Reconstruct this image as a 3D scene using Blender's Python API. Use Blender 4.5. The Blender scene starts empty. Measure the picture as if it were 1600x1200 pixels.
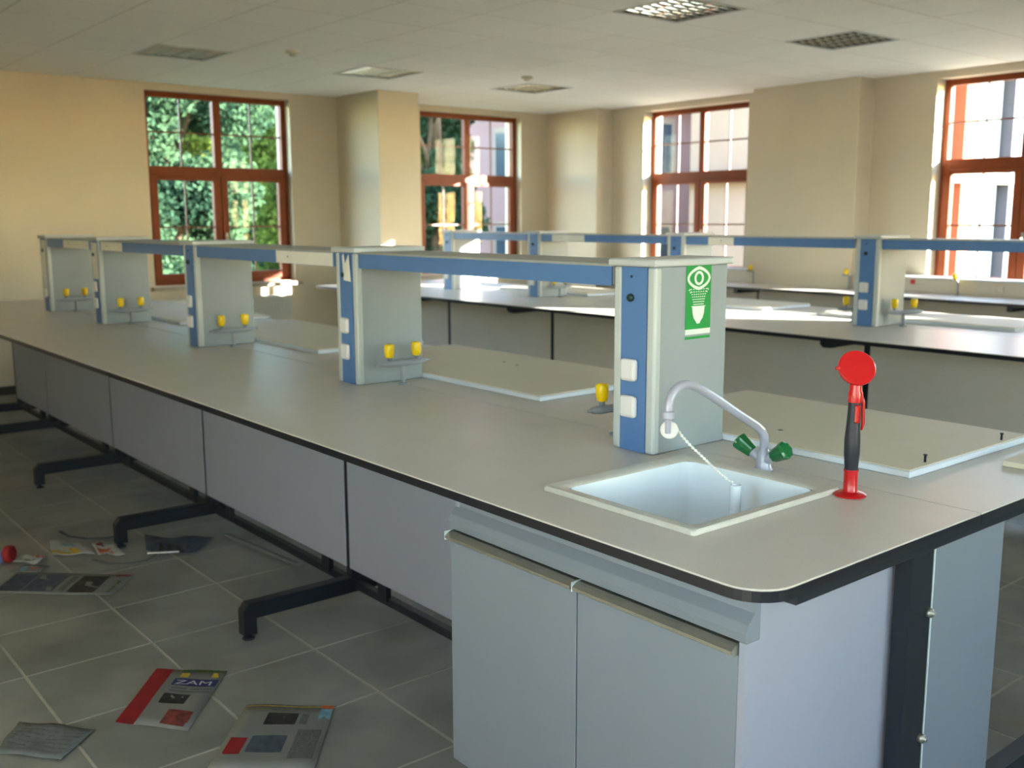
import bpy, bmesh, math, random
from mathutils import Vector, Matrix
random.seed(7)
PI = math.pi
scene = bpy.context.scene
C = scene.collection

# ---------------------------------------------------------------- camera
CAM = Vector((-1.4962, -1.0874, 1.5983))
yaw, pitch, roll = 0.6872, 0.1633, -0.0035
fwd = Vector((math.cos(pitch)*math.sin(yaw), math.cos(pitch)*math.cos(yaw), -math.sin(pitch)))
rgt0 = Vector((math.cos(yaw), -math.sin(yaw), 0)); up0 = rgt0.cross(fwd)
rgt = rgt0*math.cos(roll) + up0*math.sin(roll); upv = -rgt0*math.sin(roll) + up0*math.cos(roll)
cam_data = bpy.data.cameras.new('camera')
cam = bpy.data.objects.new('camera', cam_data); C.objects.link(cam)
m = Matrix((rgt, upv, -fwd)).transposed().to_4x4(); m.translation = CAM
cam.matrix_world = m
cam_data.sensor_width = 36.0
cam_data.lens = 1580.7/1600.0*36.0
cam_data.clip_start = 0.05; cam_data.clip_end = 500
cam_data.dof.use_dof = True
cam_data.dof.focus_distance = 2.4
cam_data.dof.aperture_fstop = 4.2
scene.camera = cam

# ---------------------------------------------------------------- world, sun, exposure
SUN_TAN = 0.25; SUN_S = 1.35
world = bpy.data.worlds.new('world'); scene.world = world; world.use_nodes = True
wn = world.node_tree.nodes; wl = world.node_tree.links; wn.clear()
sky = wn.new('ShaderNodeTexSky'); sky.sky_type = 'NISHITA'; sky.sun_disc = False
sun_dir = Vector((-1, SUN_S, -SUN_TAN*math.hypot(1, SUN_S))).normalized()   # travel direction
sky.sun_elevation = math.atan(SUN_TAN)
sky.sun_rotation = math.atan2(-sun_dir.x, -sun_dir.y)
sky.altitude = 100; sky.air_density = 1.0; sky.dust_density = 0.3; sky.ozone_density = 1.2
bg = wn.new('ShaderNodeBackground'); bg.inputs['Strength'].default_value = 1.7
wo = wn.new('ShaderNodeOutputWorld')
wl.new(sky.outputs[0], bg.inputs[0]); wl.new(bg.outputs[0], wo.inputs[0])
sd = bpy.data.lights.new('sun', 'SUN'); sd.energy = 42.0; sd.angle = math.radians(0.53); sd.color = (1.0, 0.96, 0.91)
so = bpy.data.objects.new('sun', sd); C.objects.link(so)
so.rotation_euler = sun_dir.to_track_quat('-Z', 'Y').to_euler(); so.location = (12, -12, 12)
vs = scene.view_settings
scene.display_settings.display_device = 'sRGB'
vs.view_transform = 'Standard'; vs.look = 'None'; vs.gamma = 1.0; vs.use_curve_mapping = False
vs.exposure = 1.25
scene.cycles.max_bounces = 10; scene.cycles.diffuse_bounces = 6; scene.cycles.transparent_max_bounces = 16
scene.cycles.sample_clamp_indirect = 6.0
scene.cycles.caustics_reflective = False; scene.cycles.caustics_refractive = False

# ---------------------------------------------------------------- materials
def srgb(r, g, b):
    f = lambda c: (c/255/12.92) if c/255 <= 0.04045 else ((c/255+0.055)/1.055)**2.4
    return (f(r), f(g), f(b), 1)
def mat(name, col, rough=0.6, metal=0.0, noise=0.06, scale=8.0, bump=0.0, bscale=40.0, spec=0.5, rnd=0.0, coat=0.0, fine=None, wpos=False):
    M = bpy.data.materials.new(name); M.use_nodes = True
    nt = M.node_tree; b = nt.nodes['Principled BSDF']
    b.inputs['Roughness'].default_value = rough; b.inputs['Metallic'].default_value = metal
    b.inputs['Specular IOR Level'].default_value = spec
    if coat: b.inputs['Coat Weight'].default_value = coat
    tc = nt.nodes.new('ShaderNodeTexCoord')
    co = tc.outputs['Object'] if not wpos else nt.nodes.new('ShaderNodeNewGeometry').outputs['Position']
    base = srgb(*col)
    nz = nt.nodes.new('ShaderNodeTexNoise'); nz.inputs['Scale'].default_value = scale; nz.inputs['Detail'].default_value = 5
    nt.links.new(co, nz.inputs['Vector'])
    mp = nt.nodes.new('ShaderNodeMapRange'); mp.inputs[1].default_value = 0.3; mp.inputs[2].default_value = 0.7
    mp.inputs[3].default_value = 1-noise; mp.inputs[4].default_value = 1+noise
    nt.links.new(nz.outputs[0], mp.inputs[0])
    fac = mp.outputs[0]
    if rnd:
        oi = nt.nodes.new('ShaderNodeObjectInfo')
        m2 = nt.nodes.new('ShaderNodeMapRange'); m2.inputs[3].default_value = 1-rnd; m2.inputs[4].default_value = 1+rnd
        nt.links.new(oi.outputs['Random'], m2.inputs[0])
        mu = nt.nodes.new('ShaderNodeMath'); mu.operation = 'MULTIPLY'
        nt.links.new(fac, mu.inputs[0]); nt.links.new(m2.outputs[0], mu.inputs[1]); fac = mu.outputs[0]
    vm = nt.nodes.new('ShaderNodeVectorMath'); vm.operation = 'SCALE'; vm.inputs[0].default_value = base[:3]
    nt.links.new(fac, vm.inputs['Scale'])
    out = vm.outputs[0]
    if fine:      # fine speckle of a second colour: (colour, scale, threshold)
        n2 = nt.nodes.new('ShaderNodeTexNoise'); n2.inputs['Scale'].default_value = fine[1]; n2.inputs['Detail'].default_value = 3
        nt.links.new(co, n2.inputs['Vector'])
        m3 = nt.nodes.new('ShaderNodeMapRange'); m3.inputs[1].default_value = fine[2]; m3.inputs[2].default_value = fine[2]+0.1
        m3.inputs[4].default_value = fine[3] if len(fine) > 3 else 1.0
        nt.links.new(n2.outputs[0], m3.inputs[0])
        mx = nt.nodes.new('ShaderNodeMix'); mx.data_type = 'RGBA'
        nt.links.new(m3.outputs[0], mx.inputs[0]); nt.links.new(out, mx.inputs[6]); mx.inputs[7].default_value = srgb(*fine[0])
        out = mx.outputs[2]
    nt.links.new(out, b.inputs['Base Color'])
    if bump:
        n3 = nt.nodes.new('ShaderNodeTexNoise'); n3.inputs['Scale'].default_value = bscale; n3.inputs['Detail'].default_value = 3
        nt.links.new(tc.outputs['Object'], n3.inputs['Vector'])
        bp = nt.nodes.new('ShaderNodeBump'); bp.inputs['Strength'].default_value = bump; bp.inputs['Distance'].default_value = 0.01
        nt.links.new(n3.outputs[0], bp.inputs['Height']); nt.links.new(bp.outputs[0], b.inputs['Normal'])
    return M
M = {}
M['wall'] = mat('wall_paint', (200, 189, 168), 0.8, noise=0.03, scale=2, bump=0.08, bscale=120)
M['ceil'] = mat('ceiling_tile_board', (236, 235, 231), 0.9, noise=0.02, scale=30, bump=0.15, bscale=220, rnd=0.012)
M['ceilgrid'] = mat('ceiling_grid_metal', (205, 200, 190), 0.6, noise=0.02)
M['floor'] = mat('floor_tile', (132, 134, 126), 0.45, noise=0.22, scale=2.6, rnd=0.05, fine=((160, 158, 146), 1.7, 0.5, 0.5), bump=0.05, wpos=True)
M['grout'] = mat('grout', (178, 174, 160), 0.9, noise=0.1)
M['base'] = mat('skirting', (52, 48, 42), 0.5)
M['wood'] = mat('mahogany_window_frame', (116, 52, 20), 0.5, noise=0.12, scale=6, spec=0.25)
M['gasket'] = mat('window_bar_brown', (100, 54, 34), 0.5)
M['worktop'] = mat('worktop_laminate', (203, 196, 187), 0.34, noise=0.03, scale=6, fine=((190, 183, 174), 260, 0.55, 0.5))
M['edge'] = mat('black_worktop_edge', (22, 24, 32), 0.35, noise=0.05)
M['steel'] = mat('dark_powder_coated_steel', (20, 26, 34), 0.45, noise=0.05, bump=0.05, bscale=300)
M['panel'] = mat('grey_modesty_panel', (150, 154, 166), 0.5, noise=0.025, scale=3)
M['panel_mid_lit'] = mat('bounce_lit_panel', (240, 226, 206), 0.5, noise=0.025, scale=3)  # panel colour lightened to stand in for light bounced off the floor
M['panel_light'] = mat('pale_grey_panel', (154, 155, 166), 0.5, noise=0.02, scale=3)
M['cab'] = mat('cabinet_grey', (126, 132, 139), 0.45, noise=0.02, scale=4)
M['cabedge'] = mat('cabinet_white_edge', (205, 212, 208), 0.45, noise=0.02)
M['alu'] = mat('aluminium_pull', (165, 162, 150), 0.35, metal=0.75, noise=0.06, scale=20)
M['col'] = mat('service_column_grey', (148, 157, 162), 0.45, noise=0.015, scale=6, bump=0.06, bscale=400)
M['colside'] = mat('service_column_edge', (188, 194, 194), 0.45, noise=0.01)
M['blue'] = mat('blue_panel', (86, 124, 178), 0.42, noise=0.02, scale=6)
M['lid'] = mat('column_lid', (190, 194, 196), 0.45, noise=0.02)
M['trunk'] = mat('trunk_top', (172, 173, 168), 0.5, noise=0.03)
M['film'] = mat('white_film', (232, 230, 222), 0.3, noise=0.03)
M['socket'] = mat('socket_white', (226, 224, 226), 0.3, noise=0.01)
M['dkgreen'] = mat('dark_green_rubber', (12, 48, 50), 0.4)
M['green'] = mat('green_plastic', (0, 98, 48), 0.28, noise=0.04, coat=0.4)
M['sign'] = mat('sign_green', (14, 148, 66), 0.4, noise=0.02)
M['white'] = mat('white_print', (225, 232, 228), 0.5, noise=0.02)
M['board'] = mat('loose_board_cream', (208, 200, 180), 0.55, noise=0.02, scale=4)
M['boardedge'] = mat('loose_board_white_edge', (214, 220, 230), 0.5, noise=0.02)
M['sink'] = mat('sink_white', (230, 236, 240), 0.25, noise=0.015, coat=0.3)
M['sinkrim'] = mat('sink_rim', (200, 196, 186), 0.35, noise=0.05, scale=30)
M['tap'] = mat('grey_coated_tap', (160, 162, 180), 0.28, noise=0.03, coat=0.5)
M['gas'] = mat('grey_gas_tap', (140, 146, 156), 0.4, noise=0.04)
M['yellow'] = mat('yellow_plastic', (240, 200, 0), 0.35, noise=0.03)
M['red'] = mat('red_plastic', (186, 8, 16), 0.3, noise=0.03, coat=0.3)
M['rubber'] = mat('black_rubber', (30, 33, 44), 0.5, noise=0.05)
M['chain'] = mat('white_chain', (225, 226, 224), 0.4)
M['mirror'] = mat('bright_aluminium_louvre', (220, 220, 214), 0.12, metal=1.0, noise=0.01)
M['tube'] = mat('fluorescent_tube', (236, 236, 232), 0.3)
M['housing'] = mat('lamp_housing', (60, 58, 52), 0.5, metal=0.4)
M['detector'] = mat('detector_plastic', (196, 190, 176), 0.5)
M['radiator'] = mat('radiator_enamel', (218, 214, 204), 0.4, noise=0.02)
M['sill'] = mat('window_sill_stone', (150, 140, 124), 0.5, noise=0.1, scale=20)
M['duct'] = mat('wall_duct', (198, 188, 172), 0.5, noise=0.02)
M['paper'] = mat('newsprint', (120, 122, 116), 0.8, noise=0.05, scale=10)
M['flyerpaper'] = mat('flyer_paper', (176, 176, 168), 0.7, noise=0.06, scale=14)
M['papergrey'] = mat('grey_newsprint', (104, 110, 108), 0.8, noise=0.15, scale=60)
M['pr_red'] = mat('print_red', (140, 22, 26), 0.7, noise=0.15, scale=15)
M['pr_dark'] = mat('print_dark', (42, 40, 38), 0.7, noise=0.5, scale=40)
M['pr_navy'] = mat('print_navy', (38, 42, 92), 0.7, noise=0.15)
M['pr_blue'] = mat('print_slate_blue', (66, 76, 88), 0.7, noise=0.3, scale=30)
M['pr_yellow'] = mat('print_yellow', (190, 160, 50), 0.7, noise=0.2, scale=30)
M['pr_green'] = mat('print_green', (70, 90, 50), 0.7, noise=0.3, scale=50)
M['pr_brick'] = mat('print_photo_red', (120, 52, 46), 0.7, noise=0.5, scale=50)
M['pr_white'] = mat('print_white', (200, 200, 205), 0.7)
M['pr_cyan'] = mat('print_cyan', (110, 150, 165), 0.7, noise=0.3, scale=40)
M['pr_orange'] = mat('print_orange', (190, 90, 40), 0.7, noise=0.2, scale=40)
M['pr_text'] = mat('print_text_grey', (95, 96, 94), 0.8, noise=0.3, scale=120)
M['plastic_blue'] = mat('pale_blue_plastic', (130, 135, 190), 0.3, noise=0.1, scale=20)
M['grass'] = mat('grass', (84, 100, 60), 0.9, noise=0.3, scale=1.2)
M['path'] = mat('path', (132, 128, 122), 0.9, noise=0.1)
M['bark'] = mat('bark', (92, 72, 52), 0.9, noise=0.3, scale=12)
M['render_pink'] = mat('pink_facade', (176, 138, 134), 0.9, noise=0.04, scale=1)
M['render_white'] = mat('white_facade', (178, 156, 140), 0.9, noise=0.04, scale=1)
M['tan'] = mat('tan_facade', (128, 106, 92), 0.9, noise=0.06, scale=1)
M['teal'] = mat('teal_pilaster', (34, 58, 60), 0.7, noise=0.05)
M['brickorange'] = mat('orange_render', (140, 70, 44), 0.8, noise=0.06)
M['greyup'] = mat('grey_upright', (76, 78, 90), 0.7, noise=0.05)
M['roof'] = mat('roof_grey_blue', (120, 128, 140), 0.7, noise=0.1)
M['winglass'] = mat('far_window_glass', (70, 82, 96), 0.15, noise=0.1)
def leafmat(name, c1, c2):
    Mx = bpy.data.materials.new(name); Mx.use_nodes = True; nt = Mx.node_tree; nt.nodes.clear()
    o = nt.nodes.new('ShaderNodeOutputMaterial'); d = nt.nodes.new('ShaderNodeBsdfDiffuse'); t = nt.nodes.new('ShaderNodeBsdfTranslucent')
    mx = nt.nodes.new('ShaderNodeMixShader'); mx.inputs[0].default_value = 0.45
    tc = nt.nodes.new('ShaderNodeTexCoord'); nz = nt.nodes.new('ShaderNodeTexNoise'); nz.inputs['Scale'].default_value = 0.9; nz.inputs['Detail'].default_value = 6
    nt.links.new(tc.outputs['Object'], nz.inputs['Vector'])
    cr = nt.nodes.new('ShaderNodeValToRGB'); cr.color_ramp.elements[0].position = 0.38; cr.color_ramp.elements[1].position = 0.62
    cr.color_ramp.elements[0].color = srgb(*c1); cr.color_ramp.elements[1].color = srgb(*c2)
    nt.links.new(nz.outputs[0], cr.inputs[0]); nt.links.new(cr.outputs[0], d.inputs[0]); nt.links.new(cr.outputs[0], t.inputs[0])
    nt.links.new(d.outputs[0], mx.inputs[1]); nt.links.new(t.outputs[0], mx.inputs[2]); nt.links.new(mx.outputs[0], o.inputs[0])
    return Mx
M['leaf'] = leafmat('leaves_mid_green', (56, 78, 38), (112, 130, 62))
M['leafdark'] = leafmat('leaves_blue_green', (40, 62, 48), (74, 98, 70))
M['leafyellow'] = leafmat('leaves_yellow_green', (80, 96, 36), (128, 130, 58))
def glassmat():
    Mx = bpy.data.materials.new('window_glass'); Mx.use_nodes = True; nt = Mx.node_tree; nt.nodes.clear()
    o = nt.nodes.new('ShaderNodeOutputMaterial'); t = nt.nodes.new('ShaderNodeBsdfTransparent'); t.inputs[0].default_value = (0.93, 0.95, 0.94, 1)
    g = nt.nodes.new('ShaderNodeBsdfGlossy'); g.inputs['Roughness'].default_value = 0.02
    lw = nt.nodes.new('ShaderNodeLayerWeight'); pw = nt.nodes.new('ShaderNodeMath'); pw.operation = 'POWER'; pw.inputs[1].default_value = 5
    fr = nt.nodes.new('ShaderNodeMath'); fr.operation = 'MULTIPLY_ADD'; fr.inputs[1].default_value = .9; fr.inputs[2].default_value = .005
    nt.links.new(lw.outputs['Facing'], pw.inputs[0]); nt.links.new(pw.outputs[0], fr.inputs[0])
    tc = nt.nodes.new('ShaderNodeTexCoord'); nz = nt.nodes.new('ShaderNodeTexNoise'); nz.inputs['Scale'].default_value = 3
    nt.links.new(tc.outputs['Object'], nz.inputs['Vector'])
    bp = nt.nodes.new('ShaderNodeBump'); bp.inputs['Strength'].default_value = 0.05; nt.links.new(nz.outputs[0], bp.inputs['Height'])
    nt.links.new(bp.outputs[0], g.inputs['Normal'])
    mx = nt.nodes.new('ShaderNodeMixShader'); nt.links.new(fr.outputs[0], mx.inputs[0]); nt.links.new(t.outputs[0], mx.inputs[1]); nt.links.new(g.outputs[0], mx.inputs[2])
    nt.links.new(mx.outputs[0], o.inputs[0]); return Mx
M['glass'] = glassmat()

# ---------------------------------------------------------------- mesh helpers
def bm_box(bm, x0, x1, y0, y1, z0, z1, bev=0.0, seg=1):
    r = bmesh.ops.create_cube(bm, size=1.0)
    vs_ = r['verts']
    for v in vs_:
        v.co = Vector((x0+(v.co.x+.5)*(x1-x0), y0+(v.co.y+.5)*(y1-y0), z0+(v.co.z+.5)*(z1-z0)))
    if bev:
        es = list({e for v in vs_ for e in v.link_edges})
        bmesh.ops.bevel(bm, geom=es, offset=bev, segments=seg, affect='EDGES', profile=0.5)
def bm_prism(bm, poly, z0, z1):
    a = [bm.verts.new((p[0], p[1], z0)) for p in poly]; b = [bm.verts.new((p[0], p[1], z1)) for p in poly]
    n = len(poly)
    bm.faces.new(list(reversed(a))); bm.faces.new(b)
    for i in range(n): bm.faces.new((a[i], a[(i+1) % n], b[(i+1) % n], b[i]))
def bm_tube(bm, pts, rad, n=12, cap=True):
    pts = [Vector(p) for p in pts]
    rads = rad if isinstance(rad, (list, tuple)) else [rad]*len(pts)
    rings = []; prev = None
    for i, p in enumerate(pts):
        if i == 0: t = pts[1]-p
        elif i == len(pts)-1: t = p-pts[i-1]
        else: t = (pts[i+1]-p).normalized()+(p-pts[i-1]).normalized()
        t.normalize()
        if prev is None:
            a = Vector((0, 0, 1)) if abs(t.z) < .9 else Vector((1, 0, 0))
            u = t.cross(a).normalized()
        else:
            u = (prev - t*prev.dot(t)).normalized()
        prev = u; w = t.cross(u)
        rings.append([bm.verts.new(p + (u*math.cos(2*PI*k/n)+w*math.sin(2*PI*k/n))*rads[i]) for k in range(n)])
    for i in range(len(rings)-1):
        for k in range(n):
            f = bm.faces.new((rings[i][k], rings[i][(k+1) % n], rings[i+1][(k+1) % n], rings[i+1][k])); f.smooth = True
    if cap:
        bm.faces.new(list(reversed(rings[0]))); bm.faces.new(rings[-1])
def bm_lathe(bm, prof, n=24, at=(0, 0, 0), axis=None):
    """prof: list of (r, z)"""
    q = Vector(axis).normalized().to_track_quat('Z', 'Y') if axis else None
    at = Vector(at); rings = []
    for r, z in prof:
        ring = []
        for k in range(n):
            v = Vector((r*math.cos(2*PI*k/n), r*math.sin(2*PI*k/n), z))
            if q: v = q @ v
            ring.append(bm.verts.new(at+v))
        rings.append(ring)
    for i in range(len(rings)-1):
        for k in range(n):
            f = bm.faces.new((rings[i][k], rings[i][(k+1) % n], rings[i+1][(k+1) % n], rings[i+1][k])); f.smooth = True
    bm.faces.new(list(reversed(rings[0]))); bm.faces.new(rings[-1])
def obj(name, bm, m_, parent=None, loc=None, autosmooth=True):
    bmesh.ops.recalc_face_normals(bm, faces=bm.faces[:])
    me = bpy.data.meshes.new(name); bm.to_mesh(me); bm.free()
    me.materials.append(M[m_] if isinstance(m_, str) else m_)
    o = bpy.data.objects.new(name, me); C.objects.link(o)
    if parent: o.parent = parent
    if loc: o.location = loc
    return o
def sharp(o, ang=40):
    me = o.data
    bm = bmesh.new(); bm.from_mesh(me)
    for e in bm.edges:
        if len(e.link_faces) == 2 and e.calc_face_angle(0) > math.radians(ang): e.smooth = False
    bm.to_mesh(me); bm.free(); return o
def box(name, x0, x1, y0, y1, z0, z1, m_, parent=None, bev=0.0, seg=1):
    bm = bmesh.new(); bm_box(bm, x0, x1, y0, y1, z0, z1, bev, seg); return obj(name, bm, m_, parent)
def thing(name, label, cat, loc=(0, 0, 0), rotz=0.0, group=None):
    o = bpy.data.objects.new(name, None); C.objects.link(o); o.empty_display_size = 0.05
    o.location = loc; o.rotation_euler = (0, 0, rotz)
    o['label'] = label; o['category'] = cat
    if group: o['group'] = group
    return o
def tag(o, label, cat, group=None):
    o['label'] = label; o['category'] = cat
    if group: o['group'] = group
    return o
def struct(o):
    o['kind'] = 'structure'; return o
def child_copy(o, parent, name=None):
    c = o.copy(); C.objects.link(c); c.parent = parent
    for g in o.children: child_copy(g, c)
    return c
def dup(root, loc, label, rotz=None):
    r = root.copy(); C.objects.link(r); r.location = loc
    if rotz is not None: r.rotation_euler = (0, 0, rotz)
    r['label'] = label
    for ch in root.children: child_copy(ch, r)
    return r

# ---------------------------------------------------------------- room shell
RX0, RX1, RY0, RY1, CEIL = -3.6, 7.6, -4.2, 8.97, 2.90
WZ0, WZ1 = 0.93, 2.835
WW = 1.54
TH = 0.32
def wall_boxes(u0, u1, holes):
    """rects in (u, z) around holes (u0,u1,z0,z1)"""
    out = []; cur = u0
    for a, b in sorted(holes):
        out.append((cur, a, 0, CEIL+0.15)); out.append((a, b, 0, WZ0)); out.append((a, b, WZ1, CEIL+0.15)); cur = b
    out.append((cur, u1, 0, CEIL+0.15)); return out
far_holes = [(2.17, 2.17+WW), (5.38, 5.38+WW)]
right_holes = [(5.96, 5.96+WW), (2.30, 2.30+WW), (-1.75, -1.75+WW)]
near_added_holes = [(-2.4, -2.4+WW), (0.7, 0.7+WW)]  # unseen windows, added behind the camera to daylight the foreground
left_added_holes = [(-3.4, -3.4+WW), (-.9, -.9+WW)]  # unseen side windows, likewise added for light on the foreground
def make_wall(name, axis, pos, out, u0, u1, holes):
    bm = bmesh.new()
    for a, b, z0, z1 in wall_boxes(u0, u1, holes):
        d0, d1 = (pos, pos+TH) if out > 0 else (pos-TH, pos)
        if axis == 'y': bm_box(bm, a, b, d0, d1, z0, z1)
        else: bm_box(bm, d0, d1, a, b, z0, z1)
    bmesh.ops.remove_doubles(bm, verts=bm.verts, dist=1e-5)
    return struct(obj(name, bm, 'wall'))
wall_back = make_wall('wall_back', 'y', RY1, 1, RX0-TH, RX1+TH, far_holes)
wall_right = make_wall('wall_right', 'x', RX1, 1, RY0, RY1, right_holes)
wall_front = make_wall('wall_front', 'y', RY0, -1, RX0-TH, RX1+TH, near_added_holes)
wall_left = make_wall('wall_left', 'x', RX0, -1, RY0, RY1, left_added_holes)
box('pier', 4.28, 4.78, 8.12, RY1, 0, CEIL+.05, 'wall', wall_back)
box('pier', 7.34, RX1, 4.47, 5.70, 0, CEIL+.05, 'wall', wall_right)
box('pier', 7.34, RX1, 8.03, RY1, 0, CEIL+.05, 'wall', wall_right)
box('pier', 7.34, RX1, 0.45, 1.60, 0, CEIL+.05, 'wall', wall_right)

# floor: tiles near the line of sight one by one, the rest joined
TP = 0.45; TX0, TY0 = -0.247, 2.157
floor = struct(box('floor', RX0-.1, RX1+.1, RY0-.1, RY1+.1, -0.12, -0.0015, 'grout'))
tile_bm = bmesh.new(); g = 0.009
bm_box(tile_bm, g/2, TP-g/2, g/2, TP-g/2, -0.02, 0.0)
tes = [e for e in tile_bm.edges if all(v.co.z > -0.001 for v in e.verts)]
bmesh.ops.bevel(tile_bm, geom=tes, offset=0.0015, segments=1, affect='EDGES')
tile_me = bpy.data.meshes.new('floor_tile'); tile_bm.to_mesh(tile_me); tile_bm.free(); tile_me.materials.append(M['floor'])
def in_view(p, margin=60):
    d = Vector(p)-CAM; z = d.dot(fwd)
    if z < 0.3: return None
    x = 800+1580.7*d.dot(rgt)/z; y = 600-1580.7*d.dot(upv)/z
    if -margin < x < 1600+margin and -margin < y < 1200+margin: return z
    return None
cells = []
i0 = math.ceil((RX0-TX0)/TP)-1; i1 = math.floor((RX1-TX0)/TP)+1
j0 = math.ceil((RY0-TY0)/TP)-1; j1 = math.floor((RY1-TY0)/TP)+1
for i in range(i0, i1):
    for j in range(j0, j1):
        x, y = TX0+i*TP, TY0+j*TP
        z = None
        if not (0.7 < x < 1.2 and 1 < y): z = in_view((x+.22, y+.22, 0))
        cells.append((z if z else 99, x, y))
cells.sort()
for k, (z, x, y) in enumerate(cells[:260]):
    if z > 90: break
    o = bpy.data.objects.new('floor_tile', tile_me); C.objects.link(o); o.parent = floor
    o.location = (x, y, random.uniform(0, 0.0003)); last = k
bm = bmesh.new()
for (z, x, y) in cells[last+1:]:
    x1 = min(x+TP-g/2, RX1); y1 = min(y+TP-g/2, RY1); xa = max(x+g/2, RX0); ya = max(y+g/2, RY0)
    if x1-xa > .02 and y1-ya > .02: bm_box(bm, xa, x1, ya, y1, -0.02, 0.0)
o = obj('floor_tiles', bm, 'floor', floor); o['kind'] = 'stuff'

# ceiling: tiles on a grid, light openings left free
CX, CY = 0.61, 0.60
LX = [1.80, 3.63, 5.46]; LY = [7.06, 3.46]
cx0 = LX[0]-CX/2; cy0 = LY[0]-CY/2
ceiling = struct(box('ceiling', RX0-TH, RX1+TH, RY0-TH, RY1+TH, CEIL+0.16, CEIL+0.30, 'ceil'))
lights_xy = [(x, y) for x in LX for y in LY] + [(LX[0]-3*CX, LY[0]), (LX[0]-3*CX, LY[1]), (LX[2], LY[1]-3.6), (LX[1], LY[1]-3.6), (LX[0], LY[1]-3.6)]
bm = bmesh.new(); bm_box(bm, 0.004, CX-0.004, 0.004, CY-0.004, 0.0, 0.015)
ces = [e for e in bm.edges if all(v.co.z < 0.001 for v in e.verts)]
bmesh.ops.bevel(bm, geom=ces, offset=0.003, segments=1, affect='EDGES')
ct_me = bpy.data.meshes.new('ceiling_tile'); bm.to_mesh(ct_me); bm.free(); ct_me.materials.append(M['ceil'])
cells = []
for i in range(-10, 11):
    for j in range(-20, 6):
        x, y = cx0+i*CX, cy0+j*CY
        if x+CX < RX0 or x > RX1 or y+CY < RY0 or y > RY1: continue
        if any(abs(x+CX/2-a) < .1 and abs(y+CY/2-b) < .1 for a, b in lights_xy): continue
        cells.append((in_view((x+.3, y+.3, CEIL), 90) or 99, x, y))
cells.sort(); last = -1
for k, (z, x, y) in enumerate(cells[:280]):
    if z > 90: break
    last = k
    if x < RX0 or x+CX > RX1 or y+CY > RY1: 
        bm = bmesh.new(); bm_box(bm, max(x+.006, RX0)-x, min(x+CX-.006, RX1+.01)-x, .006, min(y+CY-.006, RY1+.01)-y, 0, .015)
        me = bpy.data.meshes.new('ceiling_tile'); bm.to_mesh(me); bm.free(); me.materials.append(M['ceil'])
    else: me = ct_me
    o = bpy.data.objects.new('ceiling_tile', me); C.objects.link(o); o.parent = ceiling
    o.location = (x, y, CEIL+random.uniform(0.0, 0.0015))
bm = bmesh.new()
for (z, x, y) in cells[last+1:]:
    bm_box(bm, max(x+.006, RX0-.02), min(x+CX-.006, RX1+.02), max(y+.006, RY0-.02), min(y+CY-.006, RY1+.02), CEIL, CEIL+.015)
o = obj('ceiling_tiles', bm, 'ceil', ceiling); o['kind'] = 'stuff'
bm = bmesh.new()
for i in range(-9, 11):
    x = cx0+i*CX
    if RX0 < x < RX1: bm_box(bm, x-.011, x+.011, RY0, RY1, CEIL+.002, CEIL+.03)
for j in range(-19, 6):
    y = cy0+j*CY
    if RY0 < y < RY1: bm_box(bm, RX0, RX1, y-.011, y+.011, CEIL+.002, CEIL+.0299)
obj('ceiling_grid', bm, 'ceilgrid', ceiling)

# baseboards
struct(box('baseboard_back', RX0, 4.28, RY1-.02, RY1, 0, 0.08, 'base'))
struct(box('baseboard_left', RX0, RX0+.02, RY0, RY1-.02, 0, 0.08, 'base'))
struct(box('baseboard_right', RX1-.02, RX1, RY0, 0.8, 0, 0.08, 'base'))

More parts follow.
